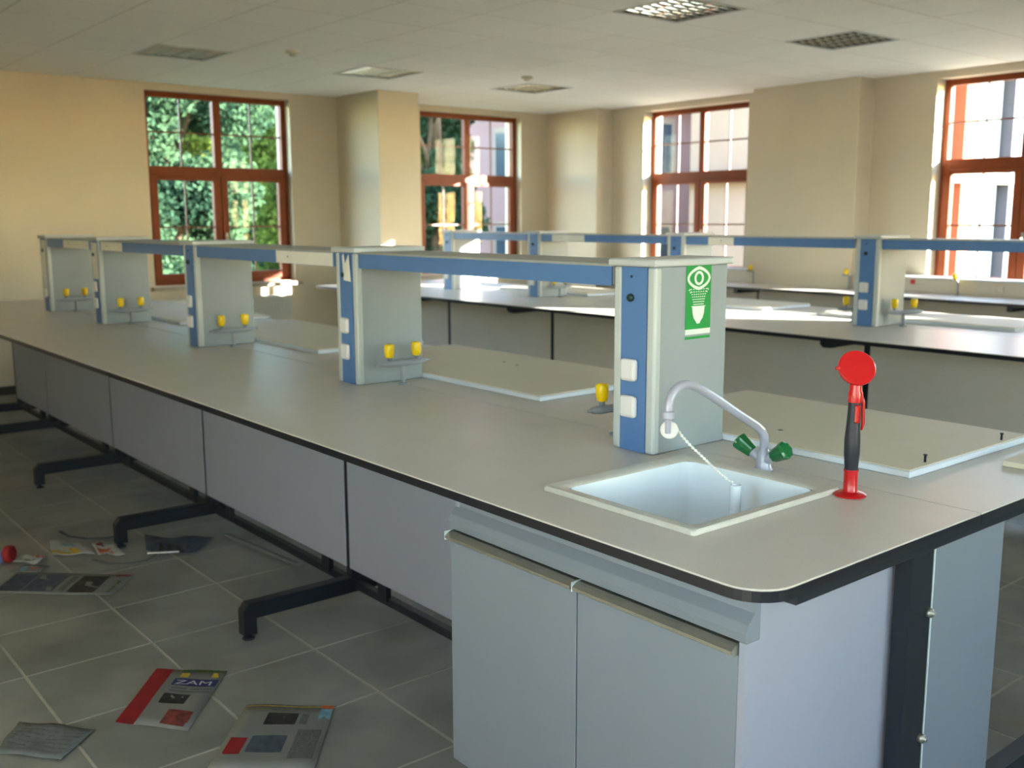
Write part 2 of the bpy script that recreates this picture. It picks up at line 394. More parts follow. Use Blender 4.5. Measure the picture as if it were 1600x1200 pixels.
# ---------------------------------------------------------------- windows
def window(n, loc, rotz, reveal, sill=True, sill_out=0.0):
    H = WZ1-WZ0; W = WW
    root = bpy.data.objects.new('window_%d' % n, None); C.objects.link(root); root['kind'] = 'structure'
    root.location = loc; root.rotation_euler = (0, 0, rotz)
    d0, d1 = reveal, reveal+0.075
    F = 0.055; TZ = 1.13; TB = 0.055   # transom centre and half height
    bm = bmesh.new()
    bm_box(bm, 0, F, d0, d1, 0, H, .004); bm_box(bm, W-F, W, d0, d1, 0, H, .004)
    bm_box(bm, F, W-F, d0, d1, 0, F, .004); bm_box(bm, F, W-F, d0, d1, H-F, H, .004)
    fr = obj('window_frame', bm, 'wood', root)
    box('transom', F, W-F, d0, d1, TZ-TB, TZ+TB, 'wood', root, .004)
    box('mullion', W/2-.04, W/2+.04, d0+.002, d1, TZ+TB, H-F, 'wood', root, .004)
    # upper fixed lights
    for k, (a, b) in enumerate(((F, W/2-.04), (W/2+.04, W-F))):
        g_ = box('glass_pane', a, b, d0+.035, d0+.041, TZ+TB, H-F, 'glass', root)
        box('glazing_bar', (a+b)/2-.008, (a+b)/2+.008, d0+.029, d0+.047, TZ+TB, H-F, 'gasket', root)
        zz = (TZ+TB+H-F)/2
        box('glazing_bar', a, b, d0+.0285, d0+.0475, zz-.008, zz+.008, 'gasket', root)
    # lower casements
    for k, (a, b) in enumerate(((F*.7, W/2-.002), (W/2+.002, W-F*.7))):
        s = 0.075; z0, z1 = F*.7, TZ-TB*.7
        bm = bmesh.new()
        bm_box(bm, a, a+s, d0-.02, d0+.045, z0, z1, .005); bm_box(bm, b-s, b, d0-.02, d0+.045, z0, z1, .005)
        bm_box(bm, a+s, b-s, d0-.02, d0+.045, z0, z0+s, .005); bm_box(bm, a+s, b-s, d0-.02, d0+.045, z1-s*.6, z1, .005)
        sash = obj('casement', bm, 'wood', root)
        box('glass_pane', a+s, b-s, d0+.012, d0+.018, z0+s, z1-s*.6, 'glass', sash)
        box('glazing_bar', (a+b)/2-.008, (a+b)/2+.008, d0+.006, d0+.024, z0+s, z1-s*.6, 'gasket', sash)
        zz = (z0+s+z1-s*.6)/2
        box('glazing_bar', a+s, b-s, d0+.0055, d0+.0245, zz-.008, zz+.008, 'gasket', sash)
        if k == 1:
            bm = bmesh.new()
            bm_tube(bm, [(a+s*.5, d0-.02, .47), (a+s*.5, d0-.06, .47), (a+s*.5, d0-.062, .40), (a+s*.5, d0-.06, .36)], .008, 8)
            bm_box(bm, a+s*.5-.014, a+s*.5+.014, d0-.028, d0-.018, .42, .52, .003)
            h = obj('handle', bm, 'alu', sash); h['label'] = 'metal window handle'
    if sill:
        box('sill', -.04-sill_out, W+.06+sill_out, -.06, reveal+.02, -.045, -.006, 'sill', root, .004)
    return root
for k, (a, b) in enumerate(far_holes): window(k+1, (a, RY1, WZ0), 0, 0.10)
for k, (a, b) in enumerate(right_holes): window(k+3, (RX1, b, WZ0), -PI/2, 0.15)
for k, (a, b) in enumerate(near_added_holes): window(k+6, (b, RY0, WZ0), PI, 0.12)  # added light openings, out of view
for k, (a, b) in enumerate(left_added_holes): window(k+8, (RX0, a, WZ0), PI/2, 0.12)  # added light openings in the unseen side wall

# ---------------------------------------------------------------- benches
def round_poly(x0, x1, y0, y1, r, corners):
    """rectangle ccw with rounded corners listed: 'bl','br','tr','tl'"""
    pts = []
    def arc(cx, cy, a0):
        for k in range(9):
            a = a0+PI/2*k/8; pts.append((cx+r*math.cos(a), cy+r*math.sin(a)))
    if 'bl' in corners: arc(x0+r, y0+r, PI)
    else: pts.append((x0, y0))
    if 'br' in corners: arc(x1-r, y0+r, 1.5*PI)
    else: pts.append((x1, y0))
    if 'tr' in corners: arc(x1-r, y1-r, 0)
    else: pts.append((x1, y1))
    if 'tl' in corners: arc(x0+r, y1-r, PI/2)
    else: pts.append((x0, y1))
    return pts
BH = 0.90
def top_half(parent, x0, x1, y0, y1, corner, hole=None, open_side=None):
    """one worktop slab: pale laminate skin over a black core"""
    for nm, z0, z1, ins, mt in (('worktop_slab', BH-.004, BH, .002, 'worktop'), ('black_core', BH-.026, BH-.004, 0, 'edge')):
        bm = bmesh.new()
        a, b, c, d = x0+ins, x1-ins*.5, y0+ins, y1-ins
        if hole:
            hx0, hx1, hy0, hy1 = hole
            bm_prism(bm, round_poly(a, b, c, hy0, .09, [k for k in corner if k[0] == 'b']), z0, z1)
            bm_box(bm, a, hx0, hy0, hy1, z0, z1); bm_box(bm, hx1, b, hy0, hy1, z0, z1)
            bm_box(bm, a, b, hy1, d, z0, z1)
            bmesh.ops.remove_doubles(bm, verts=bm.verts, dist=1e-5)
        else:
            bm_prism(bm, round_poly(a, b, c, d, .09, corner), z0, z1)
        o = obj(nm, bm, mt, parent if nm == 'worktop_slab' else slab)
        if nm == 'worktop_slab': slab = o
        else: o['label'] = 'black edge of the worktop'
    return slab
def leg_frame(parent, y, x0, x1, posts, pw=.06, x_from=None, wedge=.0445):
    """one dark steel frame across the bench: posts, top beam, floor beam, two feet"""
    t = .05
    bm = bmesh.new()
    bm_box(bm, x0+(.12 if wedge == 0 else .13 if wedge > .03 else .40), x1-.13, y-t/2, y+t/2, BH-.071 if wedge else BH-.052, BH-.0265, .003)
    # sloped bracket ends
    for s, xe in ((1, x0+.03), (-1, x1-.03)) if wedge else ():
        pts = [(xe, BH-.0265), (xe+s*.10, BH-.0265), (xe+s*.10, BH-.0265-wedge), (xe+s*.03, BH-.0265-wedge), (xe, BH-.0265-wedge*.5)]
        a = [bm.verts.new((p[0], y-t/2, p[1])) for p in pts]; b = [bm.verts.new((p[0], y+t/2, p[1])) for p in pts]
        bm.faces.new(a); bm.faces.new(list(reversed(b)))
        for k in range(5): bm.faces.new((a[k], b[k], b[(k+1) % 5], a[(k+1) % 5]))
    for px in posts: bm_box(bm, px-pw/2, px+pw/2, y-.02, y+.02, .145, BH-.071 if wedge else BH-.052)
    fr = obj('leg_frame', bm, 'steel', parent)
    bm = bmesh.new(); bm_box(bm, x0+.075 if x_from is None else x_from, x1-.075, y-t/2, y+t/2, .082, .146, .003)
    obj('floor_beam', bm, 'steel', fr)
    for s, xe in ((1, x0+.03), (-1, x1-.03)):
        if x_from is not None and s > 0: continue
        bm = bmesh.new()
        pts = [(xe, .022), (xe+s*.052, .022), (xe+s*.052, .146), (xe+s*.022, .146), (xe, .118)]
        a = [bm.verts.new((p[0], y-t/2, p[1])) for p in pts]; b = [bm.verts.new((p[0], y+t/2, p[1])) for p in pts]
        bm.faces.new(a); bm.faces.new(list(reversed(b)))
        for k in range(5): bm.faces.new((a[k], b[k], b[(k+1) % 5], a[(k+1) % 5]))
        obj('foot', bm, 'steel', fr)
        bm = bmesh.new(); bm_lathe(bm, [(.024, 0), (.024, .006), (.012, .012), (.008, .013), (.008, .03)], 12, (xe+s*.026, y, 0))
        obj('levelling_pad', bm, 'steel', fr)
    return fr
def bench(label, x0, y0, y1, W, frames, panel_off, panels, corner=(), hole=None, rail_z=.10, end_frame=None, pmat='panel', gap=.015):
    root = thing('lab_bench', label, 'lab bench', (x0, y0, 0))
    L = y1-y0; mid = W/2
    top_half(root, 0, mid-.001, 0, L, [c for c in corner if c in ('bl', 'tl')], hole)
    top_half(root, mid+.001, W, 0, L, [c for c in corner if c in ('br', 'tr')])
    for fy in frames:
        posts = [panel_off+.035, W-panel_off-.035]; leg_frame(root, fy-y0, 0, W, posts, x_from=.5 if fy == 1.09 else None, wedge=.012 if pmat == 'panel' else .0445)
    if end_frame is not None: leg_frame(root, end_frame-y0, 0, W, [.608], .092, x_from=.55, wedge=0)
    for (a, b) in panels:
        box('back_panel', panel_off, panel_off+.018, a-y0+gap, b-y0-gap, .185, BH-.05, pmat, root, .002)
    bm = bmesh.new()
    ya, yb = min(p[0] for p in panels)-y0, max(p[1] for p in panels)-y0
    bm_box(bm, panel_off+.015, panel_off+.05, ya, yb, .095, .128, .003)
    obj('long_rail', bm, 'steel', root)
    for (a, b) in panels:
        for yy in (a+.2, b-.25): box('panel_clip', panel_off+.004, panel_off+.03, yy-y0-.03, yy-y0+.03, .115, .20, 'steel', root, .002)
    return root
HOLE = (.205, .725, .345, .805)
nearb = bench('near grey worktop bench on dark C-shaped legs, with the sink at its front corner', 0, 0, 8.43, 1.68, [1.09, 2.41, 3.85, 5.29, 6.72, 7.62], .50,
      [(1.09, 2.41), (2.41, 3.85), (3.85, 5.29), (5.29, 6.72), (6.72, 7.60)], ('bl', 'tl'), HOLE, end_frame=.036)
# end board hanging on the frame under the near edge
bm = bmesh.new(); bm_box(bm, .700, 1.045, .035, .062, .15, BH-.056, .003)
eb = obj('end_board', bm, 'cab', nearb)
bm = bmesh.new(); bm_box(bm, .693, .700, .034, .063, .15, BH-.056); o = obj('board_edge', bm, 'cabedge', eb); o['label'] = 'white edge band of the end board'
for zz in (.70, .39):
    bm = bmesh.new(); bm_lathe(bm, [(.011, 0), (.011, .012), (.005, .013), (.005, .02)], 10, (.642, .0158, zz), (0, -1, 0)); obj('bolt', bm, 'alu', nearb)
midb = bench('middle long bench behind the nearest one, same pale top with black edge', 3.66, -.6, 8.43, 1.70, [.89, 2.33, 3.80, 5.27, 6.75, 7.7], .50,
      [(-.5, .89), (.89, 2.33), (2.33, 3.80), (3.80, 5.27), (5.27, 6.75), (6.75, 7.7)], pmat='panel_mid_lit', gap=.022)
# wall bench under the right-hand windows
wb = thing('wall_bench', 'narrow wall bench running under the right-hand windows', 'lab bench', (6.76, -1.5, 0))
top = box('worktop_slab', .002, .838, 0.0, 9.0, BH-.004, BH, 'worktop', wb)
box('black_core', 0, .838, -.002, 9.002, BH-.026, BH-.004, 'edge', top)
for fy in (-.2, 1.23, 2.67, 4.05, 5.43, 6.86):
    y = fy+1.5
    bm = bmesh.new(); bm_box(bm, .03, .59, y-.025, y+.025, BH-.071, BH-.0265, .003)
    bm_box(bm, .42, .48, y-.02, y+.02, .03, BH-.071); bm_box(bm, .03, .59, y-.025, y+.025, .0, .06, .003)
    obj('leg_frame', bm, 'steel', wb)
ys = [-1.3, -.2, 1.23, 2.67, 4.05, 5.43, 6.86, 7.48]
for a, b in zip(ys[:-1], ys[1:]):
    box('back_panel', .40, .418, a+1.5+.012, b+1.5-.012, .12, BH-.05, 'duct', wb, .002)
duct = thing('wall_duct', 'low cream service duct standing at the back of the wall bench', 'duct', (7.36, -1.5, BH))
box('duct_body', 0, .238, 0, 9.0, .0005, .125, 'duct', duct, .004)
box('duct_cap', -.012, .238, 0, 9.0, .1255, .142, 'lid', duct, .003)
for yy in (4.36, 3.02, 6.3):
    box('socket', -.012, -.0005, yy+1.5-.035, yy+1.5+.035, .03, .10, 'duct', duct, .006)
o = box('red_outlet', -.014, -.0005, 3.83+1.5-.022, 3.83+1.5+.022, .075, .115, 'red', duct, .004)

# ---------------------------------------------------------------- service columns
PX = .675; PW = .325; PT = .165; PH = .555
def column(label, x, y):
    t = thing('service_column', label, 'service column', (x, y, BH), group='service columns on the benches')
    b = box('column_body', .006, PW, 0, PT, .0008, PH, 'col', t, .003)
    box('side_profile', 0, .03, -.002, .032, .001, PH-.001, 'colside', t, .008, 2)
    box('side_profile', 0, .03, PT-.030, PT+.002, .001, PH-.001, 'colside', t, .008, 2)
    s = box('blue_strip', .001, .0058, .0325, PT-.0305, .001, PH-.002, 'blue', t)
    s['label'] = 'blue strip down the narrow side'
    for zc in (.248, .137):
        so_ = box('socket', -.014, .0009, .094-.032, .094+.032, zc-.033, zc+.033, 'socket', t, .011, 3)
        bm = bmesh.new(); bm_box(bm, -.0150, -.0142, .094-.022, .094+.022, zc-.023, zc+.023, .0003); obj('socket_flap', bm, 'socket', so_)
    bm = bmesh.new(); bm_lathe(bm, [(.012, 0), (.013, .004), (.011, .012), (.006, .015)], 8, (.0009, .094, .463), (-1, 0, 0)); obj('button', bm, 'dkgreen', t)
    bm = bmesh.new(); bm_lathe(bm, [(.004, 0), (.004, .003), (.002, .004)], 10, (.0009, .094, .525), (-1, 0, 0)); obj('screw', bm, 'steel', t)
    box('lid', -.014, PW+.014, -.014, PT+.014, PH+.0005, PH+.022, 'lid', t, .004)
    return t
NY = [.907, 2.575, 4.255, 5.875, 7.09]
lab_n = ['grey and blue service column nearest the camera, with the green eye sign, beside the sink',
         'second service column on the near bench, white film peeling at the top of its blue strip',
         'third service column on the near bench, in front of the first far window',
         'fourth service column on the near bench, second from its far end',
         'last service column at the far end of the near bench, against the tan wall']
ncols = [column(lab_n[i], PX, NY[i]) for i in range(5)]
BX = 4.36
MY = [.80, 2.40, 4.01, 5.66, 6.95]
lab_m = [None, 'service column on the middle bench behind the red hand shower, blue strip and two sockets',
         'service column on the middle bench seen just above the nearest column of the near bench',
         'service column on the middle bench left of the nearest big column, yellow taps at its foot',
         'last service column at the far end of the middle bench, before the sunlit window']
mcols = [column(lab_m[i], BX, MY[i]) for i in range(1, 5)]
def trunk(label, x, ya, yb, film=None, filmside=None):
    t = thing('shelf_trunk', label, 'cable trunk', (x, ya, BH+PH), group='blue trunks between the columns')
    L = yb-ya
    box('blue_front', .004, .010, .0165, L-.0165, -.062, -.004, 'blue', t)
    box('trunk_body', .0105, PW-.012, .0165, L-.0165, -.058, .004, 'trunk', t, .003)
    box('trunk_back', PW-.0115, PW-.006, .0165, L-.0165, -.062, -.004, 'blue', t)
    if film:
        o = box('protective_film', .0025, .0038, film[0]-ya, film[1]-ya, -.061, -.005, 'film', t); o['label'] = 'white protective film left on the blue front'
        bm = bmesh.new(); bm_lathe(bm, [(.004, 0), (.004, .002)], 8, (.0024, film[1]-ya-.12, -.03), (-1, 0, 0)); obj('screw', bm, 'steel', o)
    return t
e_ = PT
trunk('blue trunk between the two nearest columns of the near bench', PX, NY[0]+e_, NY[1])
trunk('blue trunk of the near bench with white film over its right part', PX, NY[1]+e_, NY[2], (NY[1]+e_+.03, 3.30))
trunk('blue trunk of the near bench crossing the first far window, between third and fourth column', PX, NY[2]+e_, NY[3], (5.42, 5.83))
trunk('short trunk at the far left end of the near bench, partly under white film', PX, NY[3]+e_, NY[4], (6.08, 6.66))
trunk('blue trunk of the middle bench running out of the right side of the picture', BX, MY[1]-1.6, MY[1])
trunk('blue trunk of the middle bench before the plain wall between the two right-hand windows', BX, MY[1]+e_, MY[2], (3.55, 3.78))
trunk('blue trunk of the middle bench showing above the near trunk, left of the nearest column', BX, MY[2]+e_, MY[3], (5.10, 5.50))
trunk('farthest trunk of the middle bench, before the sunlit far window', BX, MY[3]+e_, MY[4])
for i, (za, zb) in ((3, (.30, .54)), (4, (.12, .54))):
    o = box('protective_film', -.0012, .0002, .035, PT-.034, za, zb, 'film', ncols[i], 0); o['label'] = 'white film left on the blue strip'
# peeled film on top of the second column's strip
bm = bmesh.new()
pts = [(2.612, 1.335), (2.66, 1.34), (2.676, 1.44), (2.66, 1.452), (2.648, 1.41), (2.625, 1.45), (2.612, 1.44)]
vsf = [bm.verts.new((PX-.004-.006*math.sin(i*1.3)**2, p[0], p[1])) for i, p in enumerate(pts)]
bm.faces.new(vsf)
r_ = bmesh.ops.extrude_face_region(bm, geom=bm.faces[:]); bmesh.ops.translate(bm, verts=[v for v in r_['geom'] if isinstance(v, bmesh.types.BMVert)], vec=(.0008, 0, 0))
tag(obj('film_scrap', bm, 'film'), 'torn scrap of white film on top of the second column', 'film')

# eye-wash sign on the nearest column
sg = thing('eyewash_sign', 'green eye-wash sign with a white eye and basin on the nearest column', 'sign', (.808, .907, 1.235))
box('sign_plate', 0, .113, -.002, -.0003, .030, .222, 'sign', sg)
box('white_strip', 0, .113, -.002, -.0003, .014, .0295, 'white', sg)
box('green_line', 0, .113, -.002, -.0003, 0, .008, 'sign', sg)
def flat(bm, pts, y):     # pts in (x, z), facing -y
    vs_ = [bm.verts.new((p[0], y, p[1])) for p in pts]; bm.faces.new(vs_)
def ring(bm, outer, inner, y):
    a = [bm.verts.new((p[0], y, p[1])) for p in outer]; b = [bm.verts.new((p[0], y, p[1])) for p in inner]; n = len(a)
    for k in range(n): bm.faces.new((a[k], a[(k+1) % n], b[(k+1) % n], b[k]))
def lens(cx, cz, w, h, n=24):
    out = []
    for k in range(n):
        a = 2*PI*k/n; x = math.cos(a); z = math.sin(a); out.append((cx+w*x, cz+h*(abs(z)**1.0)*(1 if z > 0 else -1)*(1-.25*abs(x))))
    return out
bm = bmesh.new(); ex, ez, yy = .0565, .182, -.0024
ring(bm, lens(ex, ez, .053, .036), lens(ex, ez, .043, .026), yy)
ring(bm, [(ex+.0215*math.cos(2*PI*k/20), ez+.0215*math.sin(2*PI*k/20)) for k in range(20)], [(ex+.0125*math.cos(2*PI*k/20), ez+.0135*math.sin(2*PI*k/20)) for k in range(20)], yy)
obj('eye_symbol', bm, 'white', sg)
bm = bmesh.new()
for r in range(7):
    z = .149-r*.0075; hw = .034-r*.0022
    for k in range(7):
        x = ex-hw+2*hw*k/6
        flat(bm, [(x-.0028, z-.0014), (x+.0028, z-.0014), (x+.0028, z+.0014), (x-.0028, z+.0014)], yy)
for s in (-1, 1):
    flat(bm, [(ex+s*.044-.002, .145), (ex+s*.044+.002, .145), (ex+s*.040+.002, .151), (ex+s*.040-.002, .151)], yy)
    flat(bm, [(ex+s*.038-.002, .138), (ex+s*.038+.002, .138), (ex+s*.036+.002, .143), (ex+s*.036-.002, .143)], yy)
o = obj('spray_symbol', bm, 'white', sg); o['kind'] = 'stuff'
bm = bmesh.new(); cup = [(ex-.034, .099), (ex-.028, .096), (ex-.026, .078), (ex-.020, .062), (ex-.010, .052), (ex-.007, .046), (ex+.007, .046), (ex+.010, .052), (ex+.020, .062), (ex+.026, .078), (ex+.028, .096), (ex+.034, .099)]
flat(bm, cup, yy); obj('basin_symbol', bm, 'white', sg)

# ---------------------------------------------------------------- gas taps
def gas_tap(label, x, y, z=BH):
    t = thing('gas_tap', label, 'gas tap', (x, y, z), group='double gas taps')
    bm = bmesh.new(); bm_lathe(bm, [(.024, .0005), (.024, .005), (.010, .010), (.0095, .083), (.016, .086)], 16); sharp(obj('post', bm, 'gas', t))
    bm = bmesh.new()
    bm_tube(bm, [(-.140, -.004, .094), (-.118, -.002, .093), (-.112, 0, .093), (-.07, 0, .092), (-.035, 0, .090), (0, 0, .090), (.035, 0, .090), (.07, 0, .092), (.112, 0, .093), (.118, .002, .093), (.140, .004, .094)],
            [.0045, .006, .010, .016, .013, .015, .013, .016, .010, .006, .0045], 12)
    sharp(obj('cross_arm', bm, 'gas', t))
    for s in (-1, 1):
        bm = bmesh.new(); bm_lathe(bm, [(.009, .100), (.009, .118), (.012, .119)], 12, (s*.068, 0, 0)); v = obj('valve_stem', bm, 'gas', t)
        bm = bmesh.new(); bm_lathe(bm, [(.013, .118), (.017, .120), (.021, .142), (.0215, .168), (.019, .174), (.010, .176)], 10, (s*.068, 0, 0)); obj('yellow_knob', bm, 'yellow', v)
    return t
g0 = gas_tap('double gas tap with yellow knobs standing before the second column of the near bench', PX+PW/2+.005, NY[1]-.085)
dup(g0, (PX+PW/2, NY[2]-.085, BH), 'double gas tap with yellow knobs before the third column of the near bench')
dup(g0, (PX+PW/2, NY[3]-.085, BH), 'double gas tap with yellow knobs before the fourth column of the near bench')
dup(g0, (PX+PW/2, NY[4]-.085, BH), 'double gas tap with yellow knobs before the last column of the near bench')
dup(g0, (PX+.135, NY[0]+PT+.115, BH), 'gas tap half hidden behind the left edge of the nearest column')
dup(g0, (BX+PW/2+.02, MY[1]-.085, BH), 'double gas tap on the middle bench right of its column, before the sunlit strip', rotz=-.5)
dup(g0, (BX+PW/2, MY[1]+PT+.1, BH), 'gas tap on the middle bench just left of the column behind the red shower', rotz=-.2)
dup(g0, (BX+PW/2, MY[3]-.085, BH), 'double gas tap on the middle bench seen below the blue near trunk')
def wall_tap(label, x, y):
    t = thing('wall_bench_tap', label, 'gas tap', (x, y, BH), group='single taps on the wall bench')
    bm = bmesh.new(); bm_lathe(bm, [(.022, .0005), (.022, .006), (.009, .010), (.009, .02)], 12); obj('base', bm, 'gas', t)
    bm = bmesh.new(); bm_tube(bm, [(0, 0, .01), (0, 0, .11), (-.01, .005, .13), (-.04, .02, .137), (-.07, .03, .135)], .009, 8); obj('spout', bm, 'gas', t)
    bm = bmesh.new(); bm_lathe(bm, [(.013, .138), (.020, .142), (.024, .165), (.024, .185), (.018, .192)], 10, (-.03, .015, 0)); obj('yellow_knob', bm, 'yellow', t)
    return t
w0 = wall_tap('yellow-knobbed tap on the wall bench left of the column behind the red shower', 7.30, 4.46)
dup(w0, (7.30, 5.60, BH), 'yellow-knobbed tap on the wall bench at the right foot of the third window')
dup(w0, (7.30, 3.37, BH), 'yellow-knobbed tap glaring in the sun under the rightmost window')

# ---------------------------------------------------------------- loose boards on the benches
def board(label, x0, y0, x1, y1, rot=0.0, z=BH, marks=(), pins=()):
    t = thing('loose_board', label, 'board', (x0, y0, z), rot, group='loose boards lying on the benches')
    W, L = x1-x0, y1-y0
    b = box('board_core', 0, W, 0, L, .001, .020, 'boardedge', t, .003)
    f = box('board_face', .004, W-.004, .004, L-.004, .0203, .0245, 'board', t, .001)
    for (a, c) in marks:
        bm = bmesh.new(); bm_lathe(bm, [(.009, 0), (.009, .0006)], 12, (a, c, .0247)); obj('screw_hole', bm, 'steel', f)
    for (a, c) in pins:
        bm = bmesh.new(); bm_lathe(bm, [(.0035, 0), (.0035, .018), (.006, .019), (.006, .022)], 8, (a, c, .0245)); obj('pin', bm, 'steel', t)
    return t
board('cream board lying right of the nearest column, its corner towards the red shower', 1.004, .275, 1.71, 1.36, marks=((.13, .60), (.17, .54)), pins=((.12, .025), (.56, .02)))
board('cream board lying between the first and second column of the near bench', 1.004, 1.79, 1.70, 3.30, .0, marks=((.47, .80), (.45, .68)))
board('cream board lying between the second and third column of the near bench', 1.03, 3.575, 1.69, 5.12)
board('sun-bleached board lying behind the fourth column of the near bench', 1.04, 5.47, 1.69, 6.9)
board('board lying on the middle bench right of the column, half in the sun', 4.75, 1.70, 5.34, 3.10)
board('board lying on the middle bench between two columns, before the sunlit wall bench', 4.74, 3.55, 5.34, 4.95)
board('board lying on the middle bench under the far part of the near trunk', 4.74, 5.45, 5.34, 6.7)
sb = thing('wood_offcut', 'small pale offcut on the bench at the right edge of the picture', 'offcut', (1.34, .10, BH), .05)
bm = bmesh.new(); bm_box(bm, 0, .19, 0, .085, .001, .018, .002); obj('block', bm, 'board', sb)

# ---------------------------------------------------------------- cabinet under the sink
cb = thing('sink_cabinet', 'pale grey two-door cabinet under the sink at the near bench corner', 'cabinet', (.04, .065, 0))
L = .985; T = BH-.0265
bm = bmesh.new()
bm_box(bm, .0, .565, .0, .018, .10, T-.10); bm_box(bm, .0405, .565, .0, .018, T-.10, T-.001)      # near side
bm_box(bm, .02, .565, L-.018, L, .10, T-.001)
bm_box(bm, .02, .565, .018, L-.018, .10, .118); bm_box(bm, .555, .565, .018, L-.018, .118, .655)
obj('carcass', bm, 'panel_light', cb)
box('plinth', .06, .55, .01, L-.01, .0, .0995, 'steel', cb)
bm = bmesh.new()   # sloping apron under the worktop
pr = [(.000, .7745), (-.006, .795), (.004, .812), (.022, .832), (.022, T-.001), (.040, T-.001), (.040, .7745)]
a = [bm.verts.new((p[0], .0, p[1])) for p in pr]; b = [bm.verts.new((p[0], L, p[1])) for p in pr]
bm.faces.new(a); bm.faces.new(list(reversed(b)))
for k in range(len(pr)): bm.faces.new((a[k], b[k], b[(k+1) % len(pr)], a[(k+1) % len(pr)]))
obj('apron', bm, 'cab', cb)
for (a_, b_) in ((0.0185, .484), (.486, L)):
    d = box('door', 0, .0195, a_+.001, b_-.001, .105, .745, 'cab', cb, .0015)
    bm = bmesh.new()
    pr = [(.012, .7455), (-.014, .7455), (-.020, .750), (-.020, .757), (-.010, .764), (.000, .768), (.012, .768)]
    aa = [bm.verts.new((p[0], a_+.002, p[1])) for p in pr]; bb = [bm.verts.new((p[0], b_-.002, p[1])) for p in pr]
    bm.faces.new(aa); bm.faces.new(list(reversed(bb)))
    for k in range(len(pr)): bm.faces.new((aa[k], bb[k], bb[(k+1) % len(pr)], aa[(k+1) % len(pr)]))
    h = obj('handle_strip', bm, 'alu', d); h['label'] = 'metal pull strip along the door top'
    bm = bmesh.new(); bm_box(bm, -.021, .013, b_-.004, b_-.001, .745, .769, .001); obj('handle_cap', bm, 'cabedge', d)

# ---------------------------------------------------------------- sink
sk = thing('sink', 'white square drop-in sink with a raised rim', 'sink', (0, 0, BH))
X0, X1, Y0, Y1 = .178, .750, .322, .830; hx0, hx1, hy0, hy1 = .222, .700, .362, .788
def rr(x0, x1, y0, y1, r, z, n=5):
    out = []
    for cx, cy, a0 in ((x0+r, y0+r, PI), (x1-r, y0+r, 1.5*PI), (x1-r, y1-r, 0), (x0+r, y1-r, .5*PI)):
        for k in range(n+1):
            a = a0+PI/2*k/n; out.append(Vector((cx+r*math.cos(a), cy+r*math.sin(a), z)))
    return out
def loft(bm, loops, cap_last=False):
    R_ = [[bm.verts.new(v) for v in lp] for lp in loops]; n = len(R_[0])
    for i in range(len(R_)-1):
        for k in range(n):
            f = bm.faces.new((R_[i][k], R_[i][(k+1) % n], R_[i+1][(k+1) % n], R_[i+1][k])); f.smooth = True
    if cap_last: bm.faces.new(R_[-1])
bm = bmesh.new()
loft(bm, [rr(X0, X1, Y0, Y1, .012, .0005), rr(X0, X1, Y0, Y1, .012, .008), rr(X0+.004, X1-.004, Y0+.004, Y1-.004, .012, .013), rr(X0+.018, X1-.018, Y0+.018, Y1-.018, .014, .011),
          rr(hx0-.004, hx1+.004, hy0-.004, hy1+.004, .02, .009), rr(hx0, hx1, hy0, hy1, .02, .004)])
sharp(obj('rim', bm, 'sinkrim', sk), 50)
bm = bmesh.new()
loft(bm, [rr(hx0, hx1, hy0, hy1, .03, .004), rr(hx0+.006, hx1-.006, hy0+.006, hy1-.006, .035, -.15), rr(hx0+.012, hx1-.012, hy0+.012, hy1-.012, .04, -.205), rr(hx0+.04, hx1-.04, hy0+.04, hy1-.04, .04, -.222)], True)
sharp(obj('basin', bm, 'sink', sk), 60)
bm = bmesh.new(); bm_lathe(bm, [(.035, -.2215), (.035, -.2195), (.02, -.2190)], 16, (.58, .52, 0)); obj('drain', bm, 'alu', sk)
sp = thing('standpipe', 'short white overflow pipe standing in the sink', 'pipe', (.592, .533, BH))
bm = bmesh.new(); bm_lathe(bm, [(.024, -.218), (.024, -.205), (.0150, -.20), (.0150, .003), (.011, .003), (.011, -.03)], 18); sharp(obj('tube', bm, 'sink', sp))

# mixer tap
tp = thing('mixer_tap', 'grey swan-neck mixer tap with two green handles behind the sink', 'tap', (.778, .585, BH))
bm = bmesh.new(); bm_lathe(bm, [(.026, .0005), (.027, .006), (.022, .012), (.020, .03), (.019, .052), (.014, .058), (.012, .07)], 20); sharp(obj('tap_body', bm, 'tap', tp))
bm = bmesh.new()
path = [(0, 0, .05), (0, 0, .085), (-.002, 0, .100), (-.014, 0, .116), (-.04, 0, .134)]
path += [(-.11, 0, .172), (-.20, 0, .222), (-.27, 0, .258)]
path += [(-.300, 0, .272), (-.325, 0, .279), (-.350, 0, .279), (-.373, 0, .270), (-.389, 0, .254), (-.396, 0, .235), (-.397, 0, .215)]
bm_tube(bm, path, [.0125]*5+[.0115]*(len(path)-5), 14); sharp(obj('spout', bm, 'tap', tp))
bm = bmesh.new(); bm_lathe(bm, [(.012, .0), (.016, -.003), (.0165, -.018), (.011, -.022), (.008, -.023), (.007, -.058)], 16, (-.397, 0, .220)); sharp(obj('nozzle', bm, 'tap', tp))
